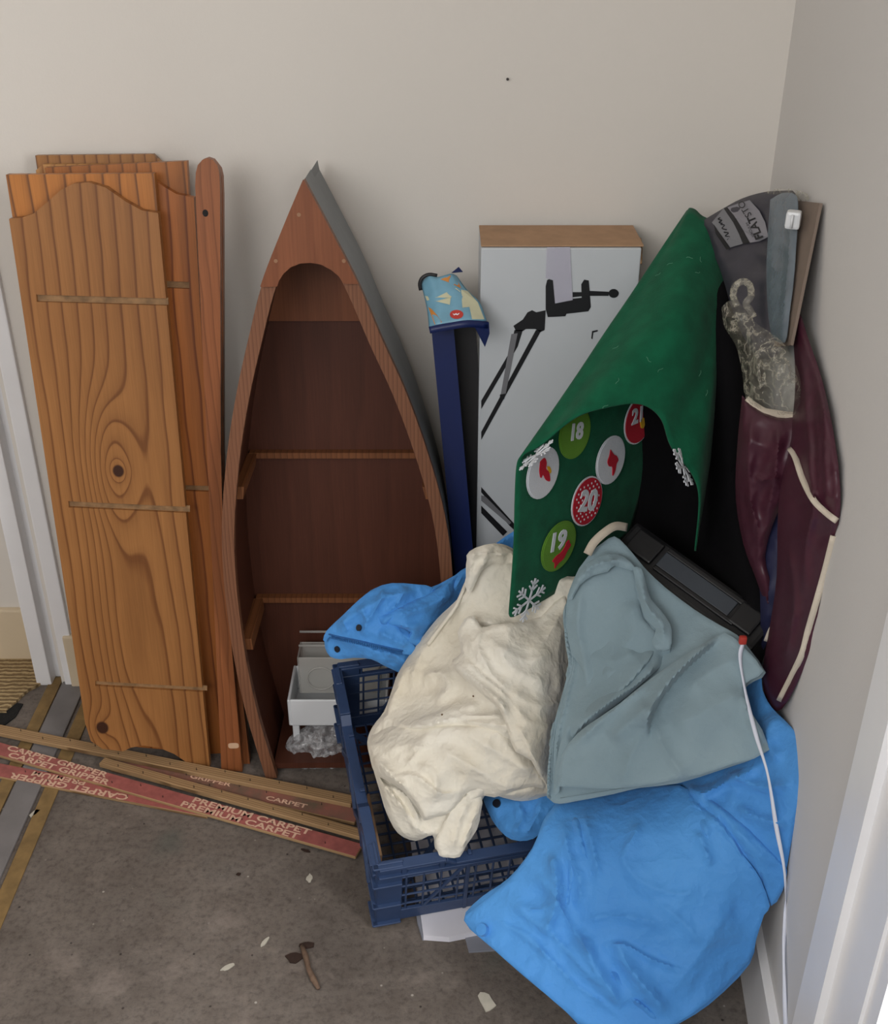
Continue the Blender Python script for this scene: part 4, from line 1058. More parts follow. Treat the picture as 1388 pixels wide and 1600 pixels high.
for (a, b) in (((0, 0, .003), (CW, CL, .003)), ((0, CL, .003), (CW, 0, .003))): B.append((a, b, .010, .005, (0, 0, 1)))
bars('mesh_base', B)
# diagonal braces on the outside of the left wall (they frame a long diamond opening)
B = []
for s0, h0, s1, h1 in ((.06, .02, .20, CH-.03), (.20, CH-.03, .33, .02), (.06, CH-.03, .20, .02), (.20, .02, .33, CH-.03)):
    B.append(((-.004, s0, h0), (-.004, s1, h1), .012, .006, (-1, 0, 0)))
bars('side_brace', B)
# cardboard inside
ci = thing('cardboard_piece', 'piece of plain brown cardboard seen through the left side of the crate', 'cardboard', MC)
box('sheet', (.016, .12, .055), (.004, .12, .08), M['card_brown'], ci, MC, bev=.001)
# papers below the crate
pp = thing('white_carton', 'flattened white carton sticking out from under the blue crate', 'carton', P(700, 1440, z=.0))
poly = [P(*p, z=.006).xy for p in [(640, 1300), (650, 1380), (657, 1428), (662, 1466), (702, 1469), (748, 1460), (790, 1448), (850, 1400), (830, 1260), (660, 1260)]]
prism('carton_panel', poly, .0015, .013, M['paper'], pp, bev=.002)
poly = [P(*p, z=.006).xy for p in [(648, 1400), (652, 1440), (660, 1466), (664, 1466), (658, 1400)]]
prism('carton_edge', poly, .0005, .008, M['greypaper'], pp, bev=.001)
poly = [P(*p, z=.002).xy for p in [(720, 1440), (733, 1488), (780, 1485), (800, 1440)]]
tag(prism('grey_leaflet', poly, .0004, .004, M['greypaper'], bev=.0006), 'small grey leaflet on the floor below the white carton', 'leaflet')

# ------------------------------------------------------------------ cloths
zc_ = lambda x, y: (500+x*.5403, 750+y*.5403)
def layer(name, pts, ctrl, folds, lift, mat, parent, attach=None, att_w=40, roll=.006, rollw=4, crumple=(.003, 55, .001, 22), seed=0, step=3.4, so=2, warp=10, thick=.0025):
    return drape(name, [zc_(*p) for p in pts], ctrl, [([zc_(*p) for p in f[0]],)+tuple(f[1:]) for f in folds], step=step, roll=roll, rollw=rollw, crumple=crumple, thick=thick, mat=mat, parent=parent,
                 smooth_outline=so, seed=seed, warp=warp, lift=lift, attach=[zc_(*p) for p in attach] if attach else None, att_w=att_w)
# blue jacket inside the crate
bj = thing('blue_jacket', 'blue jacket with zip and dark snaps hanging over the back left of the crate', 'jacket', P(640, 1040, y=-.38))
jacket_ctrl = [(507, 1000, -.335), (580, 922, -.32), (672, 918, -.31), (790, 838, -.26), (815, 880, -.26), (690, 1035, -.36), (640, 1050, -.385), (560, 1005, -.375), (520, 1015, -.345), (630, 980, -.375), (730, 930, -.30)]
_, jb = drape('jacket_body', [(507, 998), (515, 985), (540, 962), (560, 940), (580, 922), (610, 914), (645, 915), (672, 918), (700, 905), (728, 888), (760, 862), (790, 838), (815, 830), (820, 880), (780, 930), (730, 985), (690, 1035), (668, 1064), (640, 1058), (622, 1050), (600, 1040), (580, 1030), (552, 1028), (532, 1030), (516, 1026), (508, 1012)],
      jacket_ctrl,
      [([(700, 900), (660, 940), (612, 968), (590, 985)], 18, .016, 's'), ([(575, 925), (600, 965), (640, 1000), (690, 1010)], 14, .014, 'r'), ([(640, 915), (625, 950), (600, 965)], 8, .008, 'r'), ([(730, 890), (690, 940), (640, 975)], 10, .012, 'r'),
       ([(515, 994), (560, 1003), (610, 1018), (650, 1030)], 9, .012, 's'), ([(540, 965), (555, 990)], 6, .006, 'r'), ([(600, 1010), (640, 1040), (670, 1050)], 8, .010, 'r')],
      step=3.4, roll=.006, rollw=5, crumple=(.005, 48, .0012, 24), thick=.003, mat=M['blue'], parent=bj, seed=21, smooth_outline=2)
layer('jacket_flap', [(186, 388), (240, 358), (330, 320), (380, 285), (428, 250), (430, 300), (412, 345), (370, 400), (320, 450), (280, 480), (245, 470), (262, 440), (225, 425), (196, 420)], jacket_ctrl,
      [([(200, 400), (300, 370), (400, 320)], 8, .010, 'r'), ([(230, 425), (310, 420), (360, 390)], 6, .008, 'c')], .024, M['blue'], bj, attach=[(428, 250), (412, 345), (320, 450)], att_w=30, roll=.01, rollw=5, seed=91)
_, jb3 = drape('zip_flap', [(505, 1000), (510, 986), (535, 962), (560, 938), (584, 920), (612, 911), (650, 913), (676, 918), (668, 940), (640, 955), (618, 972), (640, 1000), (655, 1022), (630, 1022), (612, 1017), (590, 1012), (560, 1005), (535, 1000), (515, 995), (510, 1004)], jacket_ctrl,
      [([(520, 985), (560, 955), (610, 930), (660, 925)], 9, .009, 'r'), ([(600, 915), (590, 945), (570, 975)], 6, .012, 'c'), ([(640, 915), (622, 940), (600, 960)], 6, .010, 'c'), ([(560, 945), (572, 970), (566, 995)], 6, .010, 'c'), ([(590, 985), (612, 1000), (640, 1012)], 7, .010, 'c'), ([(535, 968), (545, 988)], 5, .008, 'c')],
      step=3.0, roll=.003, rollw=3, crumple=(.003, 30, .001, 14), thick=.003, mat=M['blue'], parent=bj, smooth_outline=2, seed=92, warp=8, lift=.020)
zp = [(514, 993), (535, 998), (560, 1003), (590, 1010), (612, 1015), (630, 1019)]
seam('zip_tape', jb3, [(a, b-2) for a, b in zp], .0018, M['blue_dk'], bj, .001)
zc = catmull(zp, 9)
for i in range(2, len(zc)-1, 1):
    h, n = hit(jb3, zc[i][0], zc[i][1]-1)
    if h is not None:
        bm = box_bm(h+(CAM-h).normalized()*.001+Vector((0, 0, -.003)), (.0014, .003, .0058)); link('zip_tooth', bm_mesh('zip_tooth', bm), M['blue_dk'], bj)
def snapb(bvh, px, py, r, mat, parent, lift=.002, name='snap'):
    h, n = hit(bvh, px, py)
    if h is None: return
    if n.dot(CAM-h) < 0: n = -n
    a = n.orthogonal().normalized(); b = n.cross(a)
    Mx = Matrix(((a.x, b.x, n.x, h.x), (a.y, b.y, n.y, h.y), (a.z, b.z, n.z, h.z), (0, 0, 0, 1)))
    prism(name, [(r*math.cos(k*math.pi/9), r*math.sin(k*math.pi/9)) for k in range(18)], -.001, lift, mat, parent, Mx, bev=.0008)
snapb(jb3, 562, 981, .0055, M['snap'], bj, .003); snapb(jb, 528, 1014, .0055, M['snap'], bj, .003)
_, jb2 = drape('jacket_hem', [(752, 1240), (790, 1238), (850, 1235), (880, 1245), (860, 1280), (835, 1310), (800, 1312), (775, 1290), (760, 1262)], [(752, 1240, -.55), (880, 1245, -.59), (835, 1310, -.64), (775, 1290, -.60), (820, 1270, -.60)],
      [([(800, 1240), (815, 1275), (800, 1305)], 8, .010, 'r'), ([(850, 1245), (835, 1280), (815, 1305)], 8, .010, 'r')], step=5, roll=.012, rollw=12, crumple=(.004, 45, .001, 18), thick=.003, mat=M['blue'], parent=bj, seed=23)
snapb(jb2, 777, 1256, .0065, M['snap'], bj, .004)

# cream cotton cloth
cr = thing('cream_cloth', 'crumpled cream cotton cloth heaped over the blue crate', 'cloth', P(740, 1250, y=-.5))
cream_out = [(728, 905), (730, 872), (745, 856), (775, 849), (800, 856), (830, 880), (880, 900), (915, 905), (912, 960), (906, 1010), (905, 1060), (895, 1120), (886, 1180), (880, 1236), (850, 1246), (815, 1252), (785, 1246), (762, 1240), (748, 1262), (738, 1296), (712, 1335), (694, 1333), (680, 1326), (676, 1305), (650, 1314), (622, 1302), (604, 1270), (594, 1238), (580, 1190), (574, 1160), (582, 1136), (600, 1112), (612, 1080), (622, 1052), (648, 1012), (682, 968), (706, 945), (724, 925)]
cream_ctrl = [(735, 868, -.36), (800, 860, -.35), (905, 905, -.37), (905, 1060, -.44), (882, 1230, -.575), (760, 1240, -.585), (712, 1330, -.64), (620, 1300, -.615), (576, 1160, -.50), (620, 1055, -.41), (700, 945, -.36), (760, 1000, -.43), (800, 1120, -.54), (680, 1150, -.54), (690, 1060, -.45), (650, 1230, -.60), (830, 1190, -.57), (830, 960, -.40)]
_, cb2 = drape('cloth_body', cream_out, cream_ctrl,
      [([(735, 868), (728, 905), (712, 950), (690, 985)], 12, .016, 'r'), ([(745, 860), (775, 870), (808, 862)], 10, .012, 'r'),
       # overlapping flap down the middle
       ([(722, 968), (735, 1010), (760, 1050), (790, 1080), (800, 1120), (815, 1160), (858, 1236)], 60, .026, 's', .5), ([(708, 1030), (730, 1062), (770, 1090), (792, 1100)], 10, .014, 'r'), ([(720, 975), (760, 970), (800, 985), (850, 975)], 12, .014, 'r'),
       ([(735, 1000), (780, 1040), (840, 1060)], 10, .010, 'r'), ([(760, 985), (800, 1030), (870, 1060)], 14, .008, 'r'), ([(845, 1120), (880, 1130)], 18, .008, 'r'),
       # long sweeping fold across the lower belly
       ([(885, 1150), (800, 1138), (720, 1128), (650, 1132), (596, 1150)], 22, .020, 'r'), ([(800, 1118), (720, 1122), (640, 1136), (600, 1120)], 5, .012, 's'),
       ([(760, 1098), (700, 1112), (640, 1130)], 10, .010, 'r'), ([(620, 1160), (640, 1190), (690, 1160)], 10, .010, 'r'), ([(650, 1150), (645, 1180), (620, 1205)], 5, .008, 'c'),
       ([(590, 1160), (592, 1210), (625, 1250), (655, 1290)], 12, .022, 's'), ([(600, 1225), (640, 1245), (662, 1290)], 7, .014, 's'), ([(770, 1235), (715, 1262), (690, 1300)], 12, .018, 's'), ([(735, 1250), (722, 1290), (705, 1328)], 7, .012, 'r'),
       ([(700, 1175), (760, 1200), (860, 1215)], 26, .012, 'r'), ([(700, 1220), (780, 1238), (860, 1232)], 12, .012, 'r'), ([(660, 1060), (690, 1050), (705, 1075), (680, 1095)], 9, .012, 'r'), ([(640, 1030), (618, 1080), (602, 1120)], 12, .012, 'r'),
       ([(700, 960), (660, 1020), (640, 1080)], 16, .014, 'r'), ([(640, 1280), (672, 1300), (700, 1290)], 7, .010, 'r'), ([(880, 1000), (890, 1080), (870, 1160)], 12, .010, 'r')],
      step=3.4, roll=.014, rollw=9, crumple=(.005, 75, .0014, 26), thick=.003, mat=M['cream'], parent=cr, seed=31, warp=22)
layer('tail_fold', [(350, 1010), (372, 960), (425, 905), (468, 915), (466, 960), (455, 1010), (425, 1055), (405, 1090), (372, 1092), (345, 1086), (335, 1040)], cream_ctrl,
      [([(440, 915), (400, 990), (375, 1085)], 9, .010, 'c'), ([(462, 930), (430, 1010), (400, 1080)], 6, .008, 'r')], .022, M['cream'], cr, seed=61)
layer('belly_fold', [(140, 770), (150, 735), (185, 712), (260, 695), (350, 700), (450, 690), (530, 680), (570, 735), (620, 800), (660, 888), (620, 888), (560, 900), (505, 918), (450, 905), (425, 905), (405, 935), (375, 965), (330, 976), (300, 985), (285, 955), (240, 900), (195, 870), (160, 850), (146, 810)], cream_ctrl,
      [([(160, 745), (260, 715), (400, 718), (540, 705)], 14, .014, 'r'), ([(180, 800), (240, 765), (330, 770)], 10, .010, 'c'), ([(240, 790), (290, 770), (250, 830)], 6, .008, 'c'), ([(330, 760), (420, 820), (520, 880), (600, 885)], 18, .014, 'r'), ([(400, 730), (500, 780), (640, 870)], 14, .010, 'r'),
       ([(200, 860), (280, 850), (350, 900), (420, 895)], 12, .012, 's'), ([(155, 800), (200, 850), (260, 900)], 8, .012, 'r'), ([(500, 720), (560, 790), (600, 860)], 10, .008, 'c'), ([(280, 820), (330, 850), (340, 930)], 9, .010, 'c')],
      .030, M['cream'], cr, attach=[(160, 720), (350, 690), (530, 680)], att_w=30, roll=.012, rollw=8, crumple=(.004, 60, .0012, 24), seed=62)
layer('upper_flap', [(398, 440), (418, 402), (445, 393), (468, 425), (500, 418), (560, 412), (640, 395), (712, 330), (735, 480), (740, 600), (725, 690), (705, 800), (690, 890), (655, 893), (612, 812), (565, 785), (545, 730), (522, 668), (478, 628), (430, 585), (388, 548), (384, 520), (408, 500)], cream_ctrl,
      [([(385, 530), (440, 570), (520, 640), (548, 700)], 8, .014, 'r'), ([(405, 500), (450, 545), (530, 610), (560, 660)], 5, .012, 's'), ([(410, 430), (440, 480), (480, 540), (560, 620)], 9, .012, 'c'), ([(470, 425), (455, 480), (500, 560)], 6, .010, 'c'), ([(500, 470), (600, 520), (690, 500)], 16, .010, 'r'), ([(480, 440), (560, 540), (680, 600)], 14, .010, 'r'),
       ([(540, 600), (620, 650), (720, 640)], 14, .010, 'r'), ([(560, 700), (600, 760), (650, 870)], 10, .012, 'c'), ([(700, 400), (690, 520), (700, 640)], 12, .010, 'r'), ([(560, 640), (600, 700), (690, 720)], 12, .010, 'c')],
      .055, M['cream'], cr, attach=[(640, 380), (730, 330), (740, 600), (700, 890)], att_w=60, roll=.009, rollw=5, crumple=(.004, 50, .0012, 22), seed=63)
layer('ruffled_top', [(418, 300), (428, 250), (424, 218), (450, 196), (505, 183), (545, 200), (572, 220), (560, 245), (505, 240), (470, 262), (450, 300), (432, 330)], cream_ctrl,
      [([(430, 230), (470, 215), (550, 215)], 6, .010, 'c'), ([(450, 200), (440, 250), (430, 310)], 6, .010, 'c'), ([(500, 190), (480, 230), (450, 280)], 5, .008, 'r')], .022, M['cream'], cr, seed=64, crumple=(.004, 24, .001, 14))
M['stain'] = simple('brown_speck', srgb(110, 84, 60), .9, .1)
for (a, b) in ((691, 1117), (660, 1148), (606, 1155), (740, 1088)): snapb(cb2, a, b, .0014, M['stain'], cr, .0012, 'speck')
seam('stitched_seam', cb2, [(728, 912), (712, 948), (690, 978), (668, 1008)], .004, M['cream'], cr, .004)

# bright blue garment over the right of the crate
bz2 = thing('blue_garment', 'bright blue nylon garment spilling from the pile down to the floor by the right wall', 'garment', P(960, 1560, z=0.0))
blue_out = [(880, 1215), (868, 1255), (850, 1280), (832, 1325), (795, 1372), (752, 1402), (725, 1438), (770, 1482), (822, 1528), (875, 1572), (905, 1602), (930, 1625), (985, 1640), (1030, 1620), (1050, 1606), (1108, 1570), (1172, 1506), (1182, 1455), (1196, 1420), (1224, 1378), (1240, 1300), (1256, 1235), (1266, 1196), (1258, 1168), (1236, 1135), (1206, 1105), (1192, 1078), (1186, 1050), (1140, 1040), (1060, 1100), (960, 1180)]
blue_ctrl = [(880, 1215, -.56), (868, 1260, -.645), (725, 1438, -.735), (822, 1528, -.83), (930, 1620, -.895), (1050, 1606, -.905), (1172, 1506, -.845), (1196, 1420, -.815), (1240, 1300, -.80), (1266, 1196, -.775), (1192, 1078, -.62), (1060, 1100, -.50), (960, 1180, -.53), (1000, 1270, -.69), (1000, 1400, -.79), (1120, 1300, -.755), (1120, 1450, -.83), (900, 1380, -.745), (860, 1480, -.80)]
_, bgb = drape('garment_body', blue_out, blue_ctrl,
      [([(1045, 1215), (1100, 1265), (1150, 1320), (1185, 1375), (1205, 1410)], 16, .014, 's', .2), ([(1060, 1215), (1120, 1270), (1175, 1335), (1215, 1390)], 12, .008, 'r', .2),
       ([(900, 1260), (905, 1310), (925, 1365), (910, 1400)], 14, .014, 'r'), ([(870, 1290), (895, 1370), (885, 1440)], 16, .016, 'r'), ([(790, 1385), (850, 1420), (905, 1470), (960, 1550)], 14, .012, 'r'), ([(770, 1420), (850, 1480), (920, 1540), (1000, 1590)], 8, .008, 'r'),
       ([(1000, 1290), (970, 1340), (990, 1380)], 14, .012, 'r'), ([(1090, 1270), (1110, 1330), (1125, 1360)], 10, .014, 'c'), ([(985, 1370), (1040, 1400), (1110, 1410)], 10, .010, 'r'), ([(910, 1440), (980, 1440), (1040, 1445)], 12, .010, 'r'),
       ([(930, 1490), (975, 1492), (1030, 1512), (1090, 1530)], 8, .012, 's'), ([(1030, 1410), (1070, 1450), (1090, 1500)], 14, .010, 'r'), ([(1060, 1225), (1100, 1235), (1150, 1215), (1195, 1190)], 9, .012, 'r'), ([(1140, 1200), (1190, 1230), (1240, 1230)], 10, .012, 'r'), ([(1150, 1260), (1200, 1285), (1235, 1290)], 10, .010, 'r'),
       ([(1210, 1110), (1200, 1160), (1215, 1200)], 10, .012, 'r'), ([(860, 1460), (890, 1500), (960, 1545), (1040, 1590)], 5, .007, 's'), ([(945, 1500), (990, 1560), (1030, 1600)], 14, .014, 'r'), ([(1160, 1400), (1120, 1480), (1080, 1560)], 20, .010, 'r')],
      step=4.0, roll=.006, rollw=6, crumple=(.006, 95, .0016, 34), thick=.003, mat=M['blue'], parent=bz2, seed=41, warp=26)
layer('main_panel', [(700, 925), (860, 895), (1040, 882), (1075, 915), (1110, 958), (1160, 1010), (1205, 1062), (1245, 1110), (1275, 1155), (1302, 1232), (1285, 1258), (1262, 1330), (1240, 1392), (1120, 1512), (1018, 1578), (960, 1600), (900, 1620), (800, 1585), (745, 1565), (600, 1440), (500, 1355), (420, 1278), (440, 1245), (545, 1160), (615, 1070), (650, 985)], blue_ctrl,
      [([(600, 1120), (670, 1190), (730, 1290), (800, 1400)], 10, .012, 'c'), ([(700, 980), (715, 1080), (760, 1170), (740, 1250)], 12, .014, 'c'), ([(760, 950), (800, 1090), (810, 1140), (780, 1160)], 10, .012, 'c'), ([(660, 1060), (690, 1200), (650, 1330)], 12, .014, 'r'), ([(520, 1190), (600, 1260), (700, 1340), (820, 1480)], 10, .010, 'c'), ([(480, 1240), (620, 1340), (760, 1470), (900, 1570)], 6, .008, 's'),
       ([(930, 980), (900, 1040), (880, 1100), (920, 1150)], 12, .010, 'c'), ([(1090, 1010), (1120, 1080), (1130, 1120)], 8, .012, 'c'), ([(880, 1130), (1000, 1190), (1110, 1200)], 12, .008, 'c'), ([(740, 1265), (900, 1260), (1000, 1280)], 10, .008, 'c'), ([(800, 1355), (880, 1340), (960, 1385), (1060, 1420)], 6, .012, 's'), ([(960, 1200), (1060, 1280), (1110, 1360)], 12, .008, 'c'),
       ([(850, 1330), (900, 1420), (980, 1520), (1000, 1570)], 14, .014, 'r'), ([(740, 1290), (800, 1420), (880, 1540)], 14, .012, 'r'), ([(1200, 1220), (1100, 1370), (1000, 1500)], 22, .010, 'r'), ([(560, 1230), (640, 1240), (700, 1220)], 7, .008, 'c'), ([(540, 1280), (620, 1330), (660, 1400)], 7, .008, 'c')],
      .016, M['blue'], bz2, roll=.003, rollw=3, crumple=(.004, 85, .0012, 30), seed=81, warp=14, step=4.0)
layer('side_band', [(1050, 886), (1085, 890), (1140, 930), (1215, 985), (1270, 1040), (1330, 1100), (1352, 1130), (1338, 1190), (1305, 1232), (1276, 1152), (1246, 1108), (1206, 1060), (1160, 1006), (1110, 955), (1076, 912)], blue_ctrl,
      [([(1100, 905), (1200, 1000), (1310, 1130)], 10, .006, 'r', .2), ([(1180, 990), (1250, 1080), (1310, 1190)], 8, .006, 'c', .2)], .010, M['blue'], bz2, roll=.005, rollw=4, crumple=(.002, 50, .0008, 24), seed=82, warp=6)
snapb(bgb, 763, 1457, .0085, M['blue'], bz2, .022)

# grey-blue folded cloth
gc = thing('grey_blue_cloth', 'folded grey-blue cotton trousers draped on top of the pile', 'cloth', P(1020, 1200, y=-.6))
grey_out = [(905, 888), (925, 862), (942, 848), (960, 838), (978, 852), (1000, 878), (1012, 892), (1040, 918), (1085, 952), (1122, 975), (1152, 992), (1170, 1012), (1197, 1051), (1180, 1064), (1164, 1076), (1168, 1096), (1180, 1130), (1202, 1170), (1192, 1181), (1130, 1202), (1060, 1224), (1000, 1231), (958, 1241), (900, 1252), (874, 1256), (860, 1250), (855, 1228), (858, 1180), (866, 1130), (880, 1080), (889, 1040), (884, 1010), (882, 965), (890, 922)]
grey_ctrl = [(905, 888, -.42), (960, 838, -.40), (1012, 892, -.455), (1085, 952, -.51), (1152, 992, -.575), (1197, 1051, -.63), (1164, 1076, -.63), (1200, 1170, -.70), (1060, 1224, -.70), (958, 1241, -.68), (870, 1252, -.655), (858, 1180, -.60), (886, 1030, -.48), (882, 965, -.44), (960, 960, -.475), (1040, 1030, -.555), (960, 1120, -.60), (1090, 1110, -.645)]
_, gcb = drape('cloth_body', grey_out, grey_ctrl,
      [([(885, 920), (884, 980), (892, 1040), (872, 1100), (860, 1180), (858, 1240)], 14, .016, 'sf'), ([(905, 890), (893, 960), (900, 1035), (888, 1090), (872, 1160), (868, 1248)], 8, .010, 's', .2),
       # strap/waistband band
       ([(1000, 880), (1004, 930), (1022, 972), (1036, 1000)], 26, .016, 's', .2), ([(938, 862), (970, 882), (995, 884)], 8, .010, 'r'), ([(915, 900), (950, 882), (990, 888)], 7, .008, 'c'),
       ([(1036, 1000), (1010, 1040), (980, 1075), (950, 1100), (918, 1130), (885, 1165)], 46, .034, 's', .3), ([(1132, 990), (1080, 1030), (1045, 1060), (1020, 1095), (1000, 1130)], 34, .022, 's', .3), ([(1020, 1090), (1025, 1140), (1035, 1225)], 30, .012, 'r'), ([(1160, 1080), (1120, 1105), (1060, 1130)], 20, .008, 'r'),
       ([(918, 1165), (905, 1200), (872, 1232)], 14, .008, 'r'), ([(985, 1145), (960, 1180), (930, 1230)], 18, .008, 'r'), ([(1200, 1165), (1100, 1196), (1000, 1216), (880, 1232)], 6, .007, 's', .1), ([(905, 1020), (960, 1030), (1000, 1010)], 30, .008, 'r'), ([(920, 940), (960, 950), (1000, 990)], 26, .008, 'r')],
      step=3.6, roll=.003, rollw=4, crumple=(.003, 95, .0008, 34), thick=.004, mat=M['greycloth'], parent=gc, seed=51, warp=10, smooth_outline=2)
layer('left_leg_panel', [(712, 420), (716, 335), (742, 296), (800, 270), (832, 262), (852, 244), (905, 256), (920, 330), (935, 400), (972, 440), (985, 490), (1016, 480), (1000, 522), (950, 572), (905, 612), (860, 648), (800, 692), (745, 740), (712, 795), (696, 880), (690, 905), (676, 900), (682, 830), (700, 745), (728, 690), (752, 648), (766, 590), (756, 540), (727, 502)], grey_ctrl,
      [([(760, 300), (745, 420), (760, 500), (775, 600)], 10, .008, 'r', .2), ([(800, 560), (880, 545), (950, 555)], 20, .008, 'r'), ([(1000, 500), (930, 580), (830, 650), (740, 720)], 14, .026, 'r', .2), ([(860, 500), (910, 440), (900, 340)], 26, .008, 'r')],
      .016, M['greycloth'], gc, roll=.0025, rollw=2.5, crumple=(.002, 80, .0006, 34), seed=71, warp=6, attach=[(1000, 520), (860, 648), (745, 740)], att_w=20)
layer('front_leg_panel', [(688, 886), (700, 795), (745, 733), (800, 692), (865, 648), (905, 615), (960, 572), (1040, 517), (1110, 472), (1172, 442), (1225, 482), (1284, 552), (1246, 578), (1228, 602), (1242, 662), (1302, 780), (1190, 822), (1100, 852), (960, 880), (860, 892), (760, 890)], grey_ctrl,
      [([(720, 780), (860, 655), (960, 580)], 12, .012, 'r', .2), ([(1165, 448), (1060, 540), (990, 620), (955, 690), (950, 760)], 30, .045, 's', .2), ([(960, 640), (900, 700), (840, 760)], 20, .010, 'r'), ([(960, 690), (1000, 780), (1060, 870)], 14, .010, 'c', .2), ([(940, 720), (900, 800), (870, 885)], 14, .008, 'c', .2), ([(1240, 600), (1130, 660), (1010, 720)], 30, .010, 'r'), ([(1225, 500), (1120, 560), (1050, 620)], 24, .008, 'r'), ([(1235, 610), (1240, 680), (1290, 770)], 8, .008, 'r')],
      .030, M['greycloth'], gc, roll=.0025, rollw=2.5, crumple=(.0022, 90, .0006, 34), seed=72, warp=6)
layer('waistband', [(905, 252), (930, 256), (946, 310), (958, 345), (985, 375), (1014, 418), (1018, 452), (1012, 488), (974, 492), (960, 466), (972, 432), (942, 402), (926, 350), (914, 300)], grey_ctrl,
      [([(925, 270), (945, 360), (990, 420), (995, 480)], 7, .008, 'r', .1)], .040, M['greycloth'], gc, roll=.003, rollw=2.5, crumple=(.0015, 40, .0006, 20), seed=73, warp=4)
layer('top_hem', [(716, 345), (738, 285), (772, 240), (830, 214), (880, 222), (912, 254), (900, 262), (852, 248), (832, 266), (792, 276), (752, 304), (730, 345)], grey_ctrl,
      [([(730, 320), (780, 256), (850, 232), (900, 246)], 6, .010, 'c'), ([(850, 225), (845, 245)], 4, .006, 'c')], .028, M['greycloth'], gc, roll=.003, rollw=2.5, crumple=(.003, 20, .0006, 12), seed=74, warp=6)
for pts in ([(887, 930), (885, 985), (896, 1032), (882, 1086), (866, 1150), (862, 1220)], [(876, 1247), (960, 1234), (1060, 1217), (1190, 1178)]):
    seam('stitched_seam', gcb, pts, .0009, M['greycloth'], gc, .0008)
# cream strap between felt and cloth
st = [P(a, b, y=c) for a, b, c in ((918, 866, -.425), (928, 848, -.420), (945, 832, -.412), (962, 822, -.40), (980, 824, -.385))]
tag(ribbon3('cotton_strap', [Vector(p) for p in catmull([tuple(p) for p in st], 5)], .013, .002, M['piping']), 'short cream cotton strap arching below the green felt', 'strap')

# white ribbon with red tip
rb = thing('ribbon_cord', 'thin white ribbon with a red end hanging over the grey cloth and blue garment', 'ribbon', P(1225, 1590, y=-.86))
rp = [(1161, 1004, -.615), (1157, 1030, -.63), (1166, 1085, -.67), (1182, 1150, -.72), (1200, 1210, -.765), (1213, 1290, -.80), (1226, 1360, -.83), (1228, 1420, -.84), (1225, 1480, -.875), (1226, 1540, -.91), (1229, 1640, -.96)]
cen = catmull([tuple(P(*p[:2], y=p[2])) for p in rp], 8)
nR = len(cen)
ribbon3('ribbon_band', [Vector(p) for p in cen], [.0044+.0012*math.sin(i*.35) for i in range(nR)], .0008, M['ribbon'], rb, twist=[0.35*math.sin(i*.14)+(1.2*math.exp(-((i-nR*.66)/2.0)**2)) for i in range(nR)])
tp = P(1161, 1000, y=-.615)
box('red_clip', tp, (.011, .008, .013), M['red_tip'], rb, bev=.003)

# ------------------------------------------------------------------ carpet gripper rods
GR = 'carpet gripper rods on the floor'
def rod(label, a, b, width, z0, h, face, texts, nails=True):
    pa, pb = P(*a, z=z0), P(*b, z=z0); d = (pb-pa); L = d.length; d.normalize(); n = Vector((0, 0, 1)); s = n.cross(d)
    Mx = Matrix(((d.x, s.x, 0, pa.x), (d.y, s.y, 0, pa.y), (d.z, s.z, 1, pa.z), (0, 0, 0, 1)))
    t = thing('carpet_gripper_rod', label, 'wood strip', Mx, GR)
    rot = Matrix.Rotation(math.pi/2, 4, 'Z')
    bm = box_bm((L/2, 0, h/2), (L, width, h)); bevelled(bm, .0012, 1)
    # lay the grain along the rod: the mesh is built across and turned
    for v in bm.verts: v.co = rot.inverted() @ v.co
    link('wood_strip', bm_mesh('wood_strip', bm), M['rod_wood'], t, Mx @ rot)
    if face is not None:
        bm = box_bm((L/2, 0, h+.0002), (L*.998, width*.93, .0005)); link('printed_face', bm_mesh('printed_face', bm), face, t, Mx)
    for (body, at, off, size, flip) in texts:
        V, Fc = text_geo(body, size, size*.025, 1.62); sg = -1 if flip else 1
        link('lettering', mesh('lettering', [Vector((at+sg*v.x, off+sg*v.y, h+.0008)) for v in V], Fc), M['rod_text'], t, Mx)
    if nails:
        k = .04
        while k < L-.02:
            bm = bmesh.new(); bmesh.ops.create_cone(bm, segments=6, radius1=.0008, radius2=.0003, depth=.006, cap_ends=True)
            for v in bm.verts: v.co += Vector((k, width*.18*(1 if int(k*50) % 2 else -1), h+.003))
            link('gripper_pin', bm_mesh('gripper_pin', bm), M['nail'], t, Mx); k += .055
    return t
rod('bare wooden gripper rod at the back of the bundle, against the pine boards', (-70, 1130), (552, 1256), .024, .0092, .010, None, [])
rod('worn reddish gripper rod on top, between the two bare wooden edges', (180, 1196), (560, 1280), .036, .0004, .0084, M['rod_worn'], [('GRIPPER', .20, .006, .014, False), ('CARPET', .36, -.006, .014, False)])
rod('bare wooden gripper rod just behind the long red printed one', (160, 1194), (566, 1308), .019, .0092, .010, None, [])
rod('long red gripper rod with pale lettering, frontmost where it meets the crate', (-70, 1154), (562, 1333), .032, .0065, .0065, M['rod_red'],
    [('CARPET GRIPPER', .235, .0078, .0185, False), ('CARPET GRIPPER', .250, -.0082, .0185, False), ('PREMIUM CARPET', .640, -.0082, .0185, False), ('PREMIUM CARPET', .655, .0078, .0185, False)])
rod('red gripper rod lying crosswise underneath with upside-down lettering', (-70, 1193), (330, 1270), .034, .0005, .0058, M['rod_red'],
    [('CARPET GRIPPER', .25, -.008, .020, True), ('PREMIUM', .22, .0075, .017, True)])

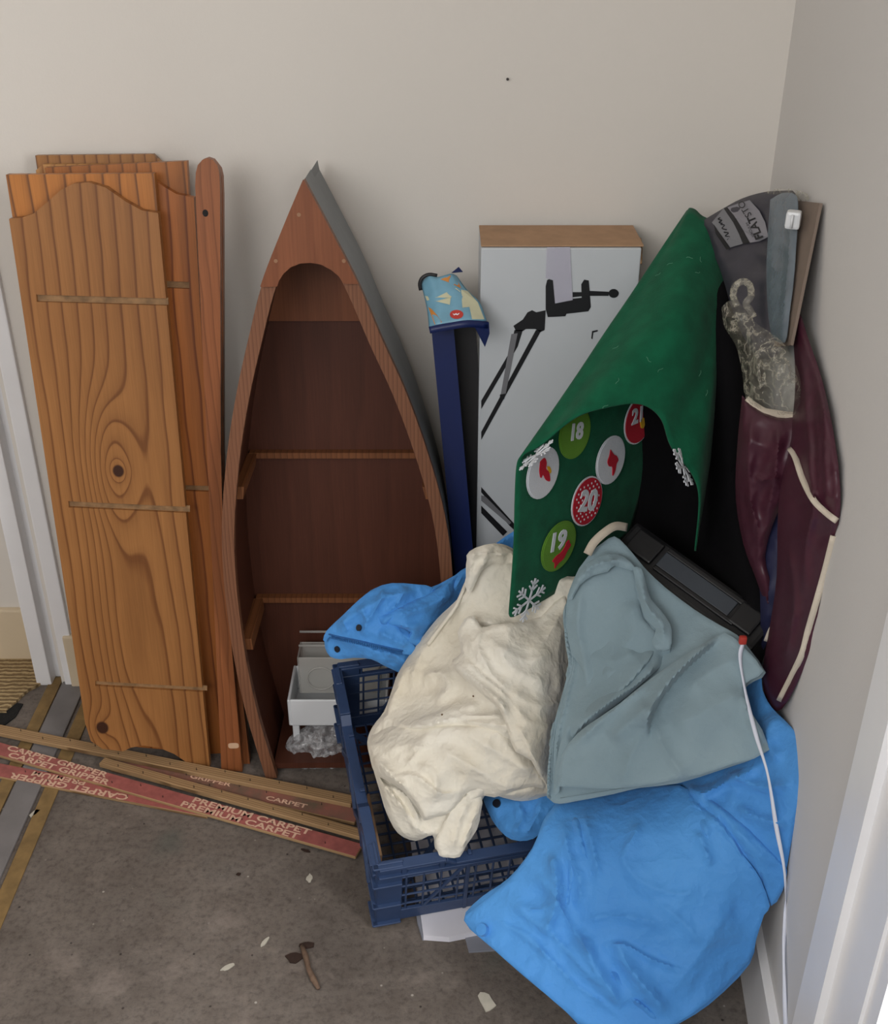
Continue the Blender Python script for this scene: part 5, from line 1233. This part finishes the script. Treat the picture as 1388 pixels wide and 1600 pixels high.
# ------------------------------------------------------------------ small debris on the concrete
def debris(name, label, px, py, rx, ry, rot, mat, cat, h=.002, group=None, seed=0):
    c = P(px, py, z=0); rr = random.Random(seed); poly = []
    for k in range(11):
        a = 2*math.pi*k/11; q = rr.uniform(.7, 1.1); x, y = rx*math.cos(a)*q, ry*math.sin(a)*q
        poly.append((x*math.cos(rot)-y*math.sin(rot), x*math.sin(rot)+y*math.cos(rot)))
    o = prism(name, poly, 0.0002, h, mat, None, Matrix.Translation(c), bev=h*.3)
    return tag(o, label, cat, group)
tw = thing('dry_twig', 'short dry twig with a brown leaf scrap on the bare concrete', 'twig', P(485, 1510, z=0))
tube('stick', [P(472, 1478, z=.004), P(478, 1495, z=.004), P(483, 1515, z=.005), P(490, 1530, z=.004), P(498, 1545, z=.004)], [.0035, .005, .004, .005, .003], M['twig'], tw, seg=7)
prism('leaf_scrap', [(P(460, 1500, z=0).x+.013*math.cos(k*.7)*(1+.3*math.sin(k*2.1)), P(460, 1498, z=0).y+.010*math.sin(k*.7)) for k in range(9)], .0003, .003, M['flake_d'], tw, bev=.0005)
prism('leaf_scrap', [(P(480, 1478, z=0).x+.011*math.cos(k*.7)*(1+.3*math.sin(k*1.7)), P(480, 1478, z=0).y+.006*math.sin(k*.7)) for k in range(9)], .0003, .003, M['flake_d'], tw, bev=.0005)
debris('paint_flake', 'pale ragged paint flake at the bottom edge below the blue garment', 760, 1566, .012, .020, .4, M['flake'], 'flake', .002, seed=3)
debris('paint_flake', 'thin curved white shaving on the concrete above the twig', 415, 1472, .0035, .012, -.5, M['flake'], 'flake', .003, seed=4)
debris('paint_flake', 'small white shaving left of the twig on the concrete', 356, 1512, .012, .004, .6, M['flake'], 'flake', .002, seed=5)
debris('plaster_crumb', 'whitish plaster crumb beside the edge of the red gripper rods', 192, 1248, .012, .006, .1, M['flake'], 'crumb', .006, seed=6)
debris('wood_splinter', 'pale splinter on the yellow strip near the left edge', 54, 1272, .006, .013, -.6, M['flake'], 'splinter', .003, seed=7)
debris('stone_crumb', 'tiny dark crumb on the concrete midway to the crate', 373, 1367, .004, .003, 0, M['flake_d'], 'crumb', .003, seed=8)
debris('stone_crumb', 'light stone crumb set in the concrete right of center floor', 484, 1373, .006, .010, 0, M['flake'], 'crumb', .002, seed=9)
debris('stone_crumb', 'dark crumb by the tip of the red rod near the crate', 478, 1330, .010, .003, -.4, M['flake_d'], 'crumb', .002, seed=10)
